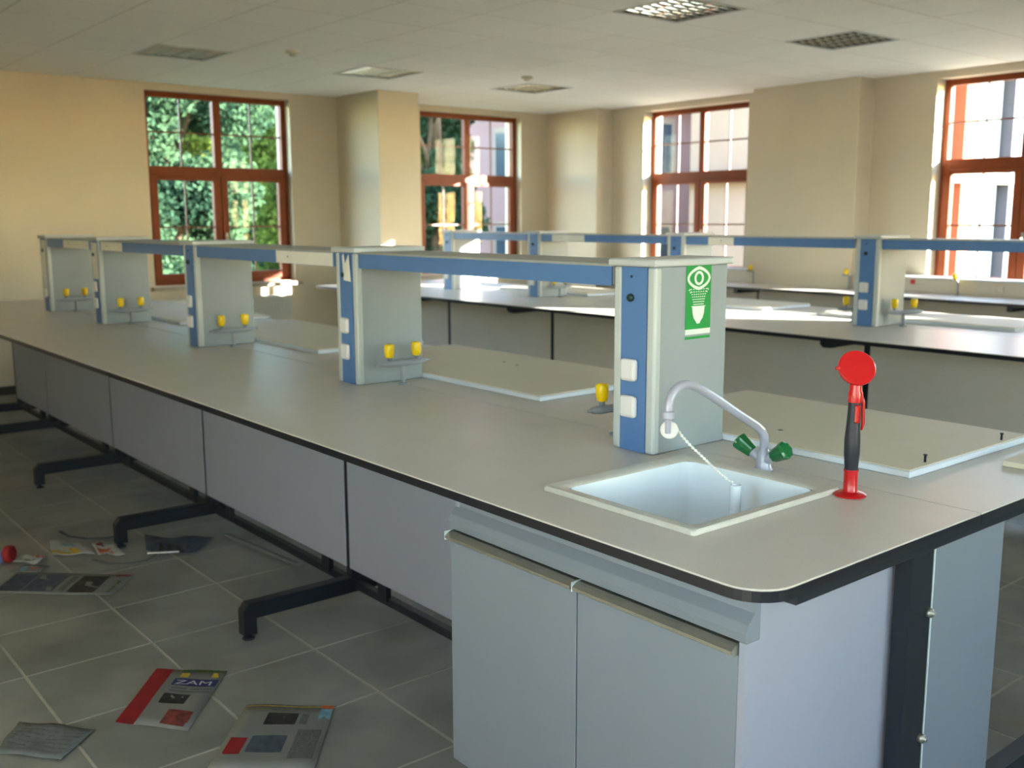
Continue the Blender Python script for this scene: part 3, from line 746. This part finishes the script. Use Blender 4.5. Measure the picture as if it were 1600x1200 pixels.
for s, kind in ((1, 'left'), (-1, 'right')):
    ax = Vector((-.1, s*.86, .52)).normalized()
    at = Vector((0, 0, .028))
    bm = bmesh.new(); bm_lathe(bm, [(.014, .004), (.014, .040), (.009, .044)], 14, at, ax); st = sharp(obj('valve_body', bm, 'tap', tp))
    bm = bmesh.new(); prof = [(.013, .040), (.017, .043), (.0235, .085), (.0235, .092), (.018, .096), (.010, .0965)]
    # fluted handle
    q = ax.to_track_quat('Z', 'Y'); n = 32; rings = []
    for r, z in prof:
        rings.append([bm.verts.new(at + q @ Vector(((r*(1+(.06 if k % 4 < 2 else -.02)))*math.cos(2*PI*k/n), (r*(1+(.06 if k % 4 < 2 else -.02)))*math.sin(2*PI*k/n), z))) for k in range(n)])
    for i in range(len(rings)-1):
        for k in range(n): bm.faces.new((rings[i][k], rings[i][(k+1) % n], rings[i+1][(k+1) % n], rings[i+1][k]))
    bm.faces.new(rings[-1]); bm.faces.new(list(reversed(rings[0])))
    o = obj('green_handle', bm, 'green', st)
# plug hanging on its chain
pl = thing('sink_plug', 'white plug hooked on the tap nozzle with its bead chain falling to the standpipe', 'plug', (.383, .585, BH+.166))
ax = (-.75, -.62, .1)
bm = bmesh.new(); bm_lathe(bm, [(.017, -.006), (.022, -.004), (.023, .004), (.019, .008), (.006, .009)], 20, (.021, .0155, .0), ax); sharp(obj('plug_disc', bm, 'chain', pl))
bm = bmesh.new()
P0 = Vector((.030, .008, .012)); P3 = Vector((.592-.383, .533-.585+.012, -.158))
n = 48
for k in range(n):
    s = k/(n-1); p = P0.lerp(P3, s); p.z -= .012*math.sin(PI*s); p.y += .004*math.sin(9*s)
    r_ = .0048 if k % 2 else .0024
    bmesh.ops.create_icosphere(bm, subdivisions=1, radius=r_, matrix=Matrix.Translation(p))
o = obj('bead_chain', bm, 'chain', pl); o['kind'] = 'stuff'

# emergency hand shower
hs = thing('hand_shower', 'red and black emergency hand shower standing upright on the bench', 'hand shower', (.742, .291, BH))
bm = bmesh.new(); bm_lathe(bm, [(.040, .0005), (.041, .004), (.034, .008), (.020, .011), (.0175, .016), (.0175, .060), (.0185, .063), (.0185, .068)], 28); sharp(obj('red_base', bm, 'red', hs), 30)
bm = bmesh.new()
bm_tube(bm, [(0, 0, .064), (-.001, 0, .085), (-.004, -.002, .11), (-.005, -.002, .145), (-.001, 0, .175), (.001, 0, .21), (.001, 0, .245)], [.016, .0175, .0195, .0195, .0175, .0165, .0155], 16)
sharp(obj('rubber_grip', bm, 'rubber', hs))
bm = bmesh.new(); bm_tube(bm, [(.002, 0, .240), (.002, 0, .262), (.001, 0, .270), (.001, 0, .300)], [.0175, .0185, .0155, .0140], 16); sharp(obj('red_neck', bm, 'red', hs))
bm = bmesh.new(); bm_box(bm, -.017, -.004, -.0215, -.010, .190, .236, .003); o = obj('trigger_button', bm, 'red', hs)
bm = bmesh.new(); bm_tube(bm, [(.017, -.012, .168), (.020, -.014, .185), (.0195, -.012, .24), (.015, -.008, .258)], [.003, .0045, .0045, .004], 8); obj('lever', bm, 'red', hs)
ax = Vector((-.58, -.66, .50)).normalized(); hc = Vector((.004, .004, .322))
bm = bmesh.new(); bm_lathe(bm, [(.018, -.030), (.036, -.016), (.043, -.002), (.044, .004), (.042, .006)], 32, hc, ax); sharp(obj('rubber_cone', bm, 'rubber', hs))
bm = bmesh.new(); bm_lathe(bm, [(.0445, .0045), (.046, .006), (.046, .012), (.043, .015), (.020, .0155)], 32, hc, ax); cv = sharp(obj('red_cover', bm, 'red', hs))
q = ax.to_track_quat('Z', 'Y'); side = -(rgt - ax*rgt.dot(ax)).normalized()
bm = bmesh.new(); bm_tube(bm, [hc+ax*.009+side*.043, hc+ax*.009+side*.053], [.007, .0035], 8); obj('cover_tab', bm, 'red', cv)

# ---------------------------------------------------------------- ceiling lights
def light_unit(label, x, y):
    t = thing('ceiling_light', label, 'ceiling light', (x, y, CEIL), group='square louvre lights in the ceiling')
    a, b = CX/2-.004, CY/2-.004
    bm = bmesh.new()
    for (p, q_, r, s) in ((-a, a, -b, -b+.018), (-a, a, b-.018, b), (-a, -a+.018, -b+.018, b-.018), (a-.018, a, -b+.018, b-.018)): bm_box(bm, p, q_, r, s, -.004, .006)
    obj('frame', bm, 'lid', t)
    bm = bmesh.new(); bm_box(bm, -a+.01, a-.01, -b+.01, b-.01, .085, .095)
    for (p, q_, r, s) in ((-a+.01, a-.01, -b+.01, -b+.016), (-a+.01, a-.01, b-.016, b-.01), (-a+.01, -a+.016, -b+.016, b-.016), (a-.016, a-.01, -b+.016, b-.016)): bm_box(bm, p, q_, r, s, .006, .085)
    obj('housing', bm, 'housing', t)
    W_ = 2*a-.036; D_ = 2*b-.036
    def vee(bm, p0, p1, h, w0, w1, axis):
        # parabolic blade: wide at the top, narrow below
        prof = [(-w0, 0), (w0, 0), (w1*.5, h*.45), (w1, h), (-w1, h), (-w1*.5, h*.45)]
        prof = [(u, v) for u, v in prof]
        A = []; B = []
        for u, v in prof:
            if axis == 'y': A.append(bm.verts.new((p0+u, -b+.018, v))); B.append(bm.verts.new((p0+u, b-.018, v)))
            else: A.append(bm.verts.new((-a+.018, p0+u, v))); B.append(bm.verts.new((a-.018, p0+u, v)))
        n_ = len(prof)
        bm.faces.new(A); bm.faces.new(list(reversed(B)))
        for k in range(n_): bm.faces.new((A[k], B[k], B[(k+1) % n_], A[(k+1) % n_]))
    for k in range(1, 4):
        bm = bmesh.new(); vee(bm, -a+.018+W_*k/4, 0, .045, .004, .022, 'y'); obj('louvre_rib', bm, 'mirror', t)
    for k in range(1, 8):
        bm = bmesh.new(); vee(bm, -b+.018+D_*k/8, 0, .040, .0015, .010, 'x'); obj('louvre_blade', bm, 'mirror', t)
    for k in range(4):
        bm = bmesh.new(); bm_tube(bm, [(-a+.018+W_*(k+.5)/4, -b+.03, .065), (-a+.018+W_*(k+.5)/4, b-.03, .065)], .010, 8); obj('tube', bm, 'tube', t)
    return t
ll = {(0, 0): 'leftmost louvre light in the ceiling, above the first far window', (1, 0): 'louvre light in the ceiling above the wall pier between the far windows',
      (2, 0): 'faint far louvre light in the ceiling above the sunlit far window', (1, 1): 'big louvre light cut by the top edge of the picture',
      (2, 1): 'louvre light in the ceiling at the upper right', (0, 1): 'louvre light just above the top edge of the picture, left of the cut one'}
l0 = None
for i in range(3):
    for j in range(2):
        if l0 is None: l0 = light_unit(ll[(i, j)], LX[i], LY[j])
        else: dup(l0, (LX[i], LY[j], CEIL), ll[(i, j)])
for q_, (x, y) in enumerate(lights_xy[6:]):
    dup(l0, (x, y, CEIL), 'louvre light in the ceiling outside the picture, %s' % ['far left', 'near left', 'behind the camera on the right', 'behind the camera in the middle', 'behind the camera on the left'][q_])
def detector(label, x, y):
    t = thing('smoke_detector', label, 'smoke detector', (x, y, CEIL), group='round detectors in the ceiling')
    bm = bmesh.new(); bm_lathe(bm, [(.055, 0), (.058, -.006), (.056, -.016), (.035, -.024)], 24); obj('base', bm, 'detector', t)
    bm = bmesh.new(); bm_lathe(bm, [(.030, -.0242), (.030, -.036), (.016, -.042)], 20); obj('sensor', bm, 'detector', t)
    return t
detector('small round detector in the ceiling right of the leftmost light', 2.44, 6.42)
detector('small round detector in the ceiling above the faint far light', 4.86, 6.42)

# ---------------------------------------------------------------- radiator below the first window
rd = thing('radiator', 'white panel radiator below the first far window', 'radiator', (2.12, 8.80, .12))
bm = bmesh.new(); bm_box(bm, 0, 1.46, .0, .018, 0, .66, .006); bm_box(bm, 0, 1.46, .07, .088, 0, .66, .006)
obj('panel', bm, 'radiator', rd)
bm = bmesh.new()
for k in range(36): bm_box(bm, .03+k*.0395, .048+k*.0395, -.006, .0005, .03, .63, .003)
o = obj('ribs', bm, 'radiator', rd); o['kind'] = 'stuff'
box('top_grille', .004, 1.456, .0005, .0875, .6605, .672, 'radiator', rd, .002)
for xx in (.2, 1.26): box('bracket', xx, xx+.03, .0885, .1695, .1, .5, 'radiator', rd)
bm = bmesh.new(); bm_tube(bm, [(1.465, .045, .06), (1.52, .045, .06), (1.52, .045, -.115)], .010, 8); obj('pipe', bm, 'radiator', rd)

# ---------------------------------------------------------------- litter on the floor
def sheet(name, label, cat, quad, mt, z=.0022, curl=.003, n=7, seed=0, group=None, thick=.0006):
    """a sheet through four floor points (x, y), slightly wavy"""
    rnd = random.Random(seed); ph = [rnd.uniform(0, 6) for _ in range(4)]
    c = Vector((sum(p[0] for p in quad)/4, sum(p[1] for p in quad)/4, 0))
    t = thing(name, label, cat, c, group=group)
    def P(u, v, dz=0.0):
        a = Vector(quad[0]).lerp(Vector(quad[1]), u); b = Vector(quad[3]).lerp(Vector(quad[2]), u); p = a.lerp(b, v)
        h = curl*(1+math.sin(3.1*u*2+ph[0])*math.cos(2.7*v*2+ph[1]))*.5 + curl*.8*abs(math.sin(5*u+4*v+ph[2]))**3
        return Vector((p.x-c.x, p.y-c.y, z+h+dz))
    def grid(u0, u1, v0, v1, dz, mt_, nm, par, nu=n, nv=n):
        bm = bmesh.new(); G = [[bm.verts.new(P(u0+(u1-u0)*i/nu, v0+(v1-v0)*j/nv, dz)) for j in range(nv+1)] for i in range(nu+1)]
        for i in range(nu):
            for j in range(nv):
                f = bm.faces.new((G[i][j], G[i+1][j], G[i+1][j+1], G[i][j+1])); f.smooth = True
        if nm == 'page':
            G2 = [[bm.verts.new(v.co-Vector((0, 0, thick))) for v in col] for col in G]
            for i in range(nu):
                for j in range(nv): bm.faces.new((G2[i][j], G2[i][j+1], G2[i+1][j+1], G2[i+1][j]))
            for i in range(nu):
                bm.faces.new((G[i][0], G2[i][0], G2[i+1][0], G[i+1][0])); bm.faces.new((G[i][nv], G[i+1][nv], G2[i+1][nv], G2[i][nv]))
            for j in range(nv):
                bm.faces.new((G[0][j], G[0][j+1], G2[0][j+1], G2[0][j])); bm.faces.new((G[nu][j], G2[nu][j], G2[nu][j+1], G[nu][j+1]))
            me = bpy.data.meshes.new(nm); bm.to_mesh(me); bm.free(); me.materials.append(M[mt_]); o = bpy.data.objects.new(nm, me); C.objects.link(o); o.parent = par; return o
        me = bpy.data.meshes.new(nm); bm.to_mesh(me); bm.free(); me.materials.append(M[mt_])
        o = bpy.data.objects.new(nm, me); C.objects.link(o); o.parent = par; return o
    pg = grid(0, 1, 0, 1, 0, mt, 'page', t)
    return t, pg, grid, P, c
def text_mesh(body, parent, mt, frm, size, origin, udir, vdir, z, name='lettering', sx=1.0):
    cu = bpy.data.curves.new('t', 'FONT'); cu.body = body; cu.size = size
    to = bpy.data.objects.new('t', cu); C.objects.link(to)
    bpy.context.view_layer.update()
    dg = bpy.context.evaluated_depsgraph_get(); me = bpy.data.meshes.new_from_object(to.evaluated_get(dg))
    bpy.data.objects.remove(to); bpy.data.curves.remove(cu)
    u = Vector(udir).normalized(); v = Vector(vdir).normalized()
    for vt in me.vertices:
        a, b = vt.co.x*sx, vt.co.y
        vt.co = Vector((origin[0], origin[1], 0))+Vector((u.x, u.y, 0))*a+Vector((v.x, v.y, 0))*b+Vector((0, 0, z))
    me.materials.clear(); me.materials.append(M[mt])
    o = bpy.data.objects.new(name, me); C.objects.link(o); o.parent = parent; return o
D = .0005
# newspaper with the red band: u along the top edge (left to right in view), v downwards
q1 = [(-.318, 2.363), (-.13, 2.186), (-.405, 1.86), (-.563, 2.064)]
t, pg, gr, P, c = sheet('newspaper', 'newspaper page with a wide red band and a blue masthead box', 'newspaper', q1, 'paper', seed=1)
gr(.0, .25, .0, 1.0, D, 'pr_red', 'red_band', pg, 3, 7)
gr(.38, .98, .0, .045, D, 'pr_green', 'coloured_strip', pg, 5, 2); gr(.40, .52, .07, .15, D, 'pr_yellow', 'picture', pg, 2, 2); gr(.84, .94, .05, .13, D, 'pr_yellow', 'picture', pg, 2, 2)
gr(.36, .98, .17, .30, D, 'pr_navy', 'masthead_box', pg, 5, 2)
gr(.40, .95, .335, .36, D, 'pr_text', 'text_line', pg, 5, 1); gr(.40, .95, .385, .41, D, 'pr_text', 'text_line', pg, 5, 1)
gr(.36, .72, .45, .62, D, 'pr_dark', 'picture', pg, 4, 3); gr(.58, .92, .72, .95, D, 'pr_brick', 'picture', pg, 4, 3)
a0 = P(.40, .29); a1 = P(.98, .29); up_ = P(.40, .18)-a0
text_mesh('ZAM', pg, 'pr_white', None, .043, (a0.x, a0.y), (a1-a0), up_, a0.z+.0022, sx=1.5)
# second newspaper
q2 = [(-.185, 1.905), (.034, 1.708), (-.21, 1.40), (-.455, 1.60)]
t, pg, gr, P, c = sheet('newspaper', 'newspaper page with a dark photo, cut by the bottom edge of the picture', 'newspaper', q2, 'paper', seed=2)
gr(.02, .98, .0, .022, D, 'pr_text', 'top_rule', pg, 5, 1); gr(.02, .86, .022, .035, D, 'pr_yellow', 'top_rule', pg, 5, 1)
gr(.86, 1.0, .0, .05, D, 'pr_orange', 'coloured_strip', pg, 2, 1); gr(.86, .99, .06, .22, D, 'pr_cyan', 'picture', pg, 2, 2)
gr(.30, .60, .055, .07, D, 'pr_text', 'text_line', pg, 4, 1); gr(.30, .52, .085, .10, D, 'pr_text', 'text_line', pg, 4, 1)
gr(.30, .64, .14, .33, D, 'pr_dark', 'picture', pg, 4, 3); gr(.68, .76, .15, .32, D, 'pr_text', 'text_column', pg, 1, 3)
gr(.26, .62, .50, .75, D, 'pr_blue', 'picture', pg, 4, 3); gr(.05, .22, .53, .78, D, 'pr_red', 'picture', pg, 2, 3)
gr(.70, .95, .40, .85, D, 'pr_text', 'text_column', pg, 3, 4)
# grey printed sheet at the left corner
q3 = [(-.80, 2.262), (-.628, 2.052), (-.765, 1.93), (-.905, 2.10)]
t, pg, gr, P, c = sheet('newspaper', 'folded grey printed sheet at the lower left corner of the picture', 'newspaper', q3, 'papergrey', seed=3, curl=.006, thick=.002, z=.0035)
for k in range(7): gr(.06, .94, .08+k*.12, .12+k*.12, D, 'pr_text', 'text_line', pg, 6, 1)
# long strip page
q4 = [(-.44, 3.78), (-.04, 3.39), (-.20, 3.20), (-.60, 3.57)]
t, pg, gr, P, c = sheet('newspaper', 'long page with a row of dark pictures, above the tile joints', 'newspaper', q4, 'paper', seed=4)
gr(.02, .22, .1, .9, D, 'pr_blue', 'picture', pg, 3, 3); gr(.23, .48, .1, .9, D, 'pr_blue', 'picture', pg, 3, 3)
gr(.60, .82, .1, .9, D, 'pr_dark', 'picture', pg, 3, 3); gr(.52, .57, .15, .85, D, 'pr_text', 'text_column', pg, 1, 4); gr(.92, .95, .3, .9, D, 'pr_green', 'coloured_strip', pg, 1, 3)
gr(.86, .98, .0, .12, D, 'pr_brick', 'picture', pg, 2, 1)
# flyers in the heap
fl = [([(-.20, 4.14), (-.085, 4.02), (-.085, 3.80), (-.255, 3.90)], 'yellow and white crumpled flyer in the litter heap', [(0, .7, .6, .95, 'pr_yellow'), (.3, .7, .1, .4, 'pr_cyan')]),
      ([(-.05, 3.97), (.035, 3.90), (.02, 3.68), (-.08, 3.77)], 'flyer with a reddish picture right of the yellow flyer', [(.1, .6, .45, .95, 'pr_orange'), (.15, .5, .08, .3, 'pr_brick')]),
      ([(-.355, 3.99), (-.27, 3.90), (-.34, 3.83), (-.43, 3.92)], 'small flyer with a bright orange spot left of the yellow flyer', [(.5, .95, .1, .35, 'pr_orange'), (.2, .8, .6, .75, 'pr_text')])]
for k, (q_, lab, pics) in enumerate(fl):
    t, pg, gr, P, c = sheet('flyer', lab, 'flyer', q_, 'flyerpaper', seed=10+k, curl=.010, z=.0022+.001*k, group='flyers in the litter heap')
    for (a, b, d_, e2, mm) in pics: gr(a, b, d_, e2, D, mm, 'picture', pg, 3, 3)
t, pg, gr, P, c = sheet('flyer', 'small torn leaflet under the dark-pictured page', 'flyer', [(-.40, 3.85), (-.30, 3.77), (-.37, 3.71), (-.47, 3.79)], 'paper', seed=15, curl=.006, group='flyers in the litter heap')
gr(.1, .5, .2, .8, D, 'pr_cyan', 'picture', pg, 2, 2); gr(.55, .9, .3, .8, D, 'pr_orange', 'picture', pg, 2, 2)
t, pg, gr, P, c = sheet('plastic_sheet', 'dark crumpled plastic sheet behind the second C-leg', 'sheet', [(.19, 3.90), (.45, 3.66), (.27, 3.47), (.11, 3.66)], 'pr_blue', seed=20, curl=.014)
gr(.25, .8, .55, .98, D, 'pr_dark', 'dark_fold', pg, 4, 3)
bm = bmesh.new(); bm_tube(bm, [(.10+.25*s, 3.61-.15*s, .019) for s in (0, .5)], [.004, .004], 8); tag(obj('cable_offcut', bm, 'chain'), 'short white cable end on the dark plastic sheet', 'cable')
def strip_curve(name, label, pts, w, mt, z=.004, h=.012):
    bm = bmesh.new(); prev = None
    for k, p in enumerate(pts):
        d = (Vector(pts[min(k+1, len(pts)-1)])-Vector(pts[max(k-1, 0)])).normalized(); nrm = Vector((-d.y, d.x))*w
        zz = z+h*abs(k/(len(pts)-1)*2-1)**2
        q4_ = [bm.verts.new((p[0]+nrm.x, p[1]+nrm.y, zz)), bm.verts.new((p[0]-nrm.x, p[1]-nrm.y, zz)), bm.verts.new((p[0]-nrm.x, p[1]-nrm.y, zz-.002)), bm.verts.new((p[0]+nrm.x, p[1]+nrm.y, zz-.002))]
        if prev:
            for i in range(4): bm.faces.new((prev[i], prev[(i+1) % 4], q4_[(i+1) % 4], q4_[i]))
        else: bm.faces.new(q4_)
        prev = q4_
    bm.faces.new(list(reversed(prev)))
    return tag(obj(name, bm, mt), label, 'strip', 'curled strips on the floor')
strip_curve('curled_strip', 'pale curled strip lying right of the flyers', [(-.13, 3.70), (-.08, 3.62), (-.01, 3.57), (.07, 3.55), (.13, 3.57)], .012, 'papergrey')
strip_curve('curled_strip', 'dark curled strip lying left of the second C-leg', [(-.12, 4.26), (-.10, 4.17), (-.04, 4.08), (.04, 4.02), (.13, 3.99)], .010, 'pr_blue')
# bright packet at the left edge
pk = thing('packet', 'pale blue plastic packet with a dark red end at the left edge of the picture', 'packet', (-.475, 3.985, .0), -.75)
bm = bmesh.new(); bm_box(bm, -.10, .045, -.045, .045, .004, .05, .014, 2); sharp(obj('wrapper', bm, 'plastic_blue', pk), 50)
bm = bmesh.new(); bm_lathe(bm, [(.036, 0), (.04, .006), (.04, .03), (.03, .036)], 14, (.0455, 0, .043), (1, 0, .1)); obj('red_end', bm, 'pr_red', pk)
bm = bmesh.new(); bm_box(bm, -.06, .0, -.020, .022, .0502, .0512); obj('print_mark', bm, 'pr_red', pk)
# pale batten lying along the bench base
bm = bmesh.new(); bm_box(bm, -.012, .012, -.33, .33, .0015, .014, .002)
o = tag(obj('floor_batten', bm, 'papergrey'), 'thin pale batten on the floor along the near bench base', 'batten'); o.location = (.56, 3.35, 0); o.rotation_euler = (0, 0, .1)

# ---------------------------------------------------------------- outside
GZ = -1.2
ground = struct(box('ground', -60, 90, -70, 90, GZ-.2, GZ, 'grass'))
struct(box('added_bounce_paving', 7.95, 13.1, -30, 9.3, GZ, GZ+.02, 'path')); struct(box('added_bounce_paving', -20, 7.9, -30, -4.6, GZ, GZ+.02, 'path'))  # unseen pale paving, added to throw sunlight up onto the ceiling
bm = bmesh.new(); bm_box(bm, -8, 60, 11.6, 12.6, GZ, GZ+.03); struct(obj('trim_1', bm, 'path'))
def facade_building(name, label, x0, x1, y0, y1, h, mt, wins_y=(), wins_x=(), pil=(), roof=True, bands=()):
    t = thing(name, label, 'building', (x0, y0, GZ))
    W_, D_ = x1-x0, y1-y0
    box('wall', 0, W_, 0, D_, 0.0, h, mt, t)
    for (a, b, z0, z1) in wins_y:
        f = box('window', a, b, -.08, -.002, z0, z1, 'render_white', t); box('pane', a+.12, b-.12, -.10, -.081, z0+.12, z1-.12, 'winglass', f)
    for (a, b, z0, z1) in wins_x:
        f = box('window', -.08, -.002, a, b, z0, z1, 'render_white', t); box('pane', -.10, -.081, a+.12, b-.12, z0+.12, z1-.12, 'winglass', f)
    for (a, b, mt_) in pil: box('pilaster', a, b, -.25, -.002, 0, h-.2, mt_, t)
    for (z0, z1) in bands: box('cornice', -.3, W_+.3, -.3, D_+.3, z0, z1, 'render_white', t)
    if roof:
        bm = bmesh.new(); e = .9
        v = [bm.verts.new(p) for p in ((-e, -e, h+.01), (W_+e, -e, h+.01), (W_+e, D_+e, h+.01), (-e, D_+e, h+.01), (D_*.4, D_/2, h+1.8), (W_-D_*.4, D_/2, h+1.8))]
        for f in ((0, 1, 5, 4), (1, 2, 5), (2, 3, 4, 5), (3, 0, 4), (3, 2, 1, 0)): bm.faces.new([v[k] for k in f])
        obj('roof', bm, 'roof', t)
    return t
facade_building('apartment_building', 'pink rendered building with a grey roof seen through the sunlit far window', 13.3, 34, 14.3, 18.5, 5.6, 'render_pink',
    wins_y=[(1.5+2.2*k, 2.4+2.2*k, z, z+1.3) for k in range(8) for z in (1.4, 3.6)],
    wins_x=[(.6, 1.2, 1.4, 2.7), (.6, 1.2, 3.6, 4.8), (2.6, 3.2, 1.4, 2.7), (2.6, 3.2, 3.6, 4.8)])
facade_building('courtyard_building', 'white building with teal and orange uprights outside the right-hand windows', 13.2, 30, 8.6, 11.6, 6.0, 'tan',
    wins_x=[(.5, 1.3, 1.6, 3.0), (.5, 1.3, 4.0, 5.2)], pil=[(3.8, 4.22, 'brickorange'), (4.25, 5.15, 'teal'), (5.7, 6.1, 'greyup'), (9.2, 10.1, 'teal')], roof=True, bands=((3.4, 3.6), (5.5, 5.7)))
def tree(label, x, y, h, r, mt, n, seed, group='trees outside the far windows', low=.3, leaf=.16):
    rnd = random.Random(seed)
    t = thing('tree', label, 'tree', (x, y, GZ), group=group)
    bm = bmesh.new(); bm_tube(bm, [(0, 0, 0), (.05, 0, h*.3), (-.04, .05, h*.6), (0, 0, h*.85)], [.20, .15, .10, .04], 8)
    for k in range(6):
        a = k*1.1+rnd.random(); z = h*(.3+.08*k); bm_tube(bm, [(0, 0, z), (math.cos(a)*r*.35, math.sin(a)*r*.35, z+h*.1), (math.cos(a)*r*.7, math.sin(a)*r*.7, z+h*.16)], [.07, .05, .02], 6)
    obj('trunk', bm, 'bark', t)
    blobs = [(rnd.uniform(-1, 1)*r*.62, rnd.uniform(-1, 1)*r*.62, h*rnd.uniform(low, .92), r*rnd.uniform(.30, .55)) for _ in range(26)]
    vs_, fs = [], []
    for k in range(n):
        bx, by, bz, br = rnd.choice(blobs)
        d = Vector((rnd.gauss(0, 1), rnd.gauss(0, 1), rnd.gauss(0, 1))).normalized()*br*rnd.uniform(.55, 1.05)
        p = Vector((bx, by, bz))+d
        u = Vector((rnd.uniform(-1, 1), rnd.uniform(-1, 1), rnd.uniform(-1, 1))).normalized()*leaf
        w = u.cross(Vector((rnd.uniform(-1, 1), rnd.uniform(-1, 1), rnd.uniform(-1, 1)))).normalized()*leaf*.6
        i = len(vs_); vs_ += [p-u, p+w, p+u, p-w]; fs.append((i, i+1, i+2, i+3))
    me = bpy.data.meshes.new('foliage'); me.from_pydata([tuple(v) for v in vs_], [], fs); me.materials.append(M[mt])
    o = bpy.data.objects.new('foliage', me); C.objects.link(o); o.parent = t; o['kind'] = 'stuff'
    return t
tree('blue-green tree seen through the left half of the first far window', 4.9, 15.2, 6.2, 1.25, "leafdark", 42000, 1, low=.10, leaf=.055)
tree('bright yellow-green tree seen through the right half of the first far window', 8.3, 18.2, 6.4, 1.45, "leaf", 42000, 2, low=.10, leaf=.06)
tree('yellow-leaved small tree between the two halves of the first far window', 7.5, 22.4, 5.8, 1.2, 'leafyellow', 14000, 3, low=.15, leaf=.09)
tree('tall dark tree closing the view far behind the first window', 11.2, 28.0, 8.5, 2.4, 'leafdark', 16000, 4, low=.08, leaf=.15)
tree('tall dark tree far behind, at the left edge of the first window', 4.6, 24.5, 8.0, 1.8, 'leafdark', 14000, 5, low=.08, leaf=.14)
tree('green tree seen through the left half of the sunlit far window', 11.2, 17.0, 6.6, 1.0, "leafdark", 36000, 6, low=.15, leaf=.065)
tree('lighter tree behind the corner of the pink building', 13.6, 20.9, 5.0, 1.1, 'leaf', 12000, 7, low=.2, leaf=.09)
t = thing('hedge', 'tall dark hedge closing the garden behind the trees', 'hedge', (6, 34, GZ))
rnd = random.Random(9); vs_, fs = [], []
for k in range(22000):
    p = Vector((rnd.uniform(-16, 10), rnd.gauss(0, .5), 0)); p.z = rnd.uniform(0, 1)**.8*(6.2+math.sin(p.x*.9)*.8+math.sin(p.x*2.3)*.5)
    u = Vector((rnd.uniform(-1, 1), rnd.uniform(-1, 1), rnd.uniform(-1, 1))).normalized()*.28
    w = u.cross(Vector((rnd.uniform(-1, 1), rnd.uniform(-1, 1), rnd.uniform(-1, 1)))).normalized()*.18
    i = len(vs_); vs_ += [p-u, p+w, p+u, p-w]; fs.append((i, i+1, i+2, i+3))
me = bpy.data.meshes.new('foliage'); me.from_pydata([tuple(v) for v in vs_], [], fs); me.materials.append(M['leafdark'])
o = bpy.data.objects.new('foliage', me); C.objects.link(o); o.parent = t; o['kind'] = 'stuff'
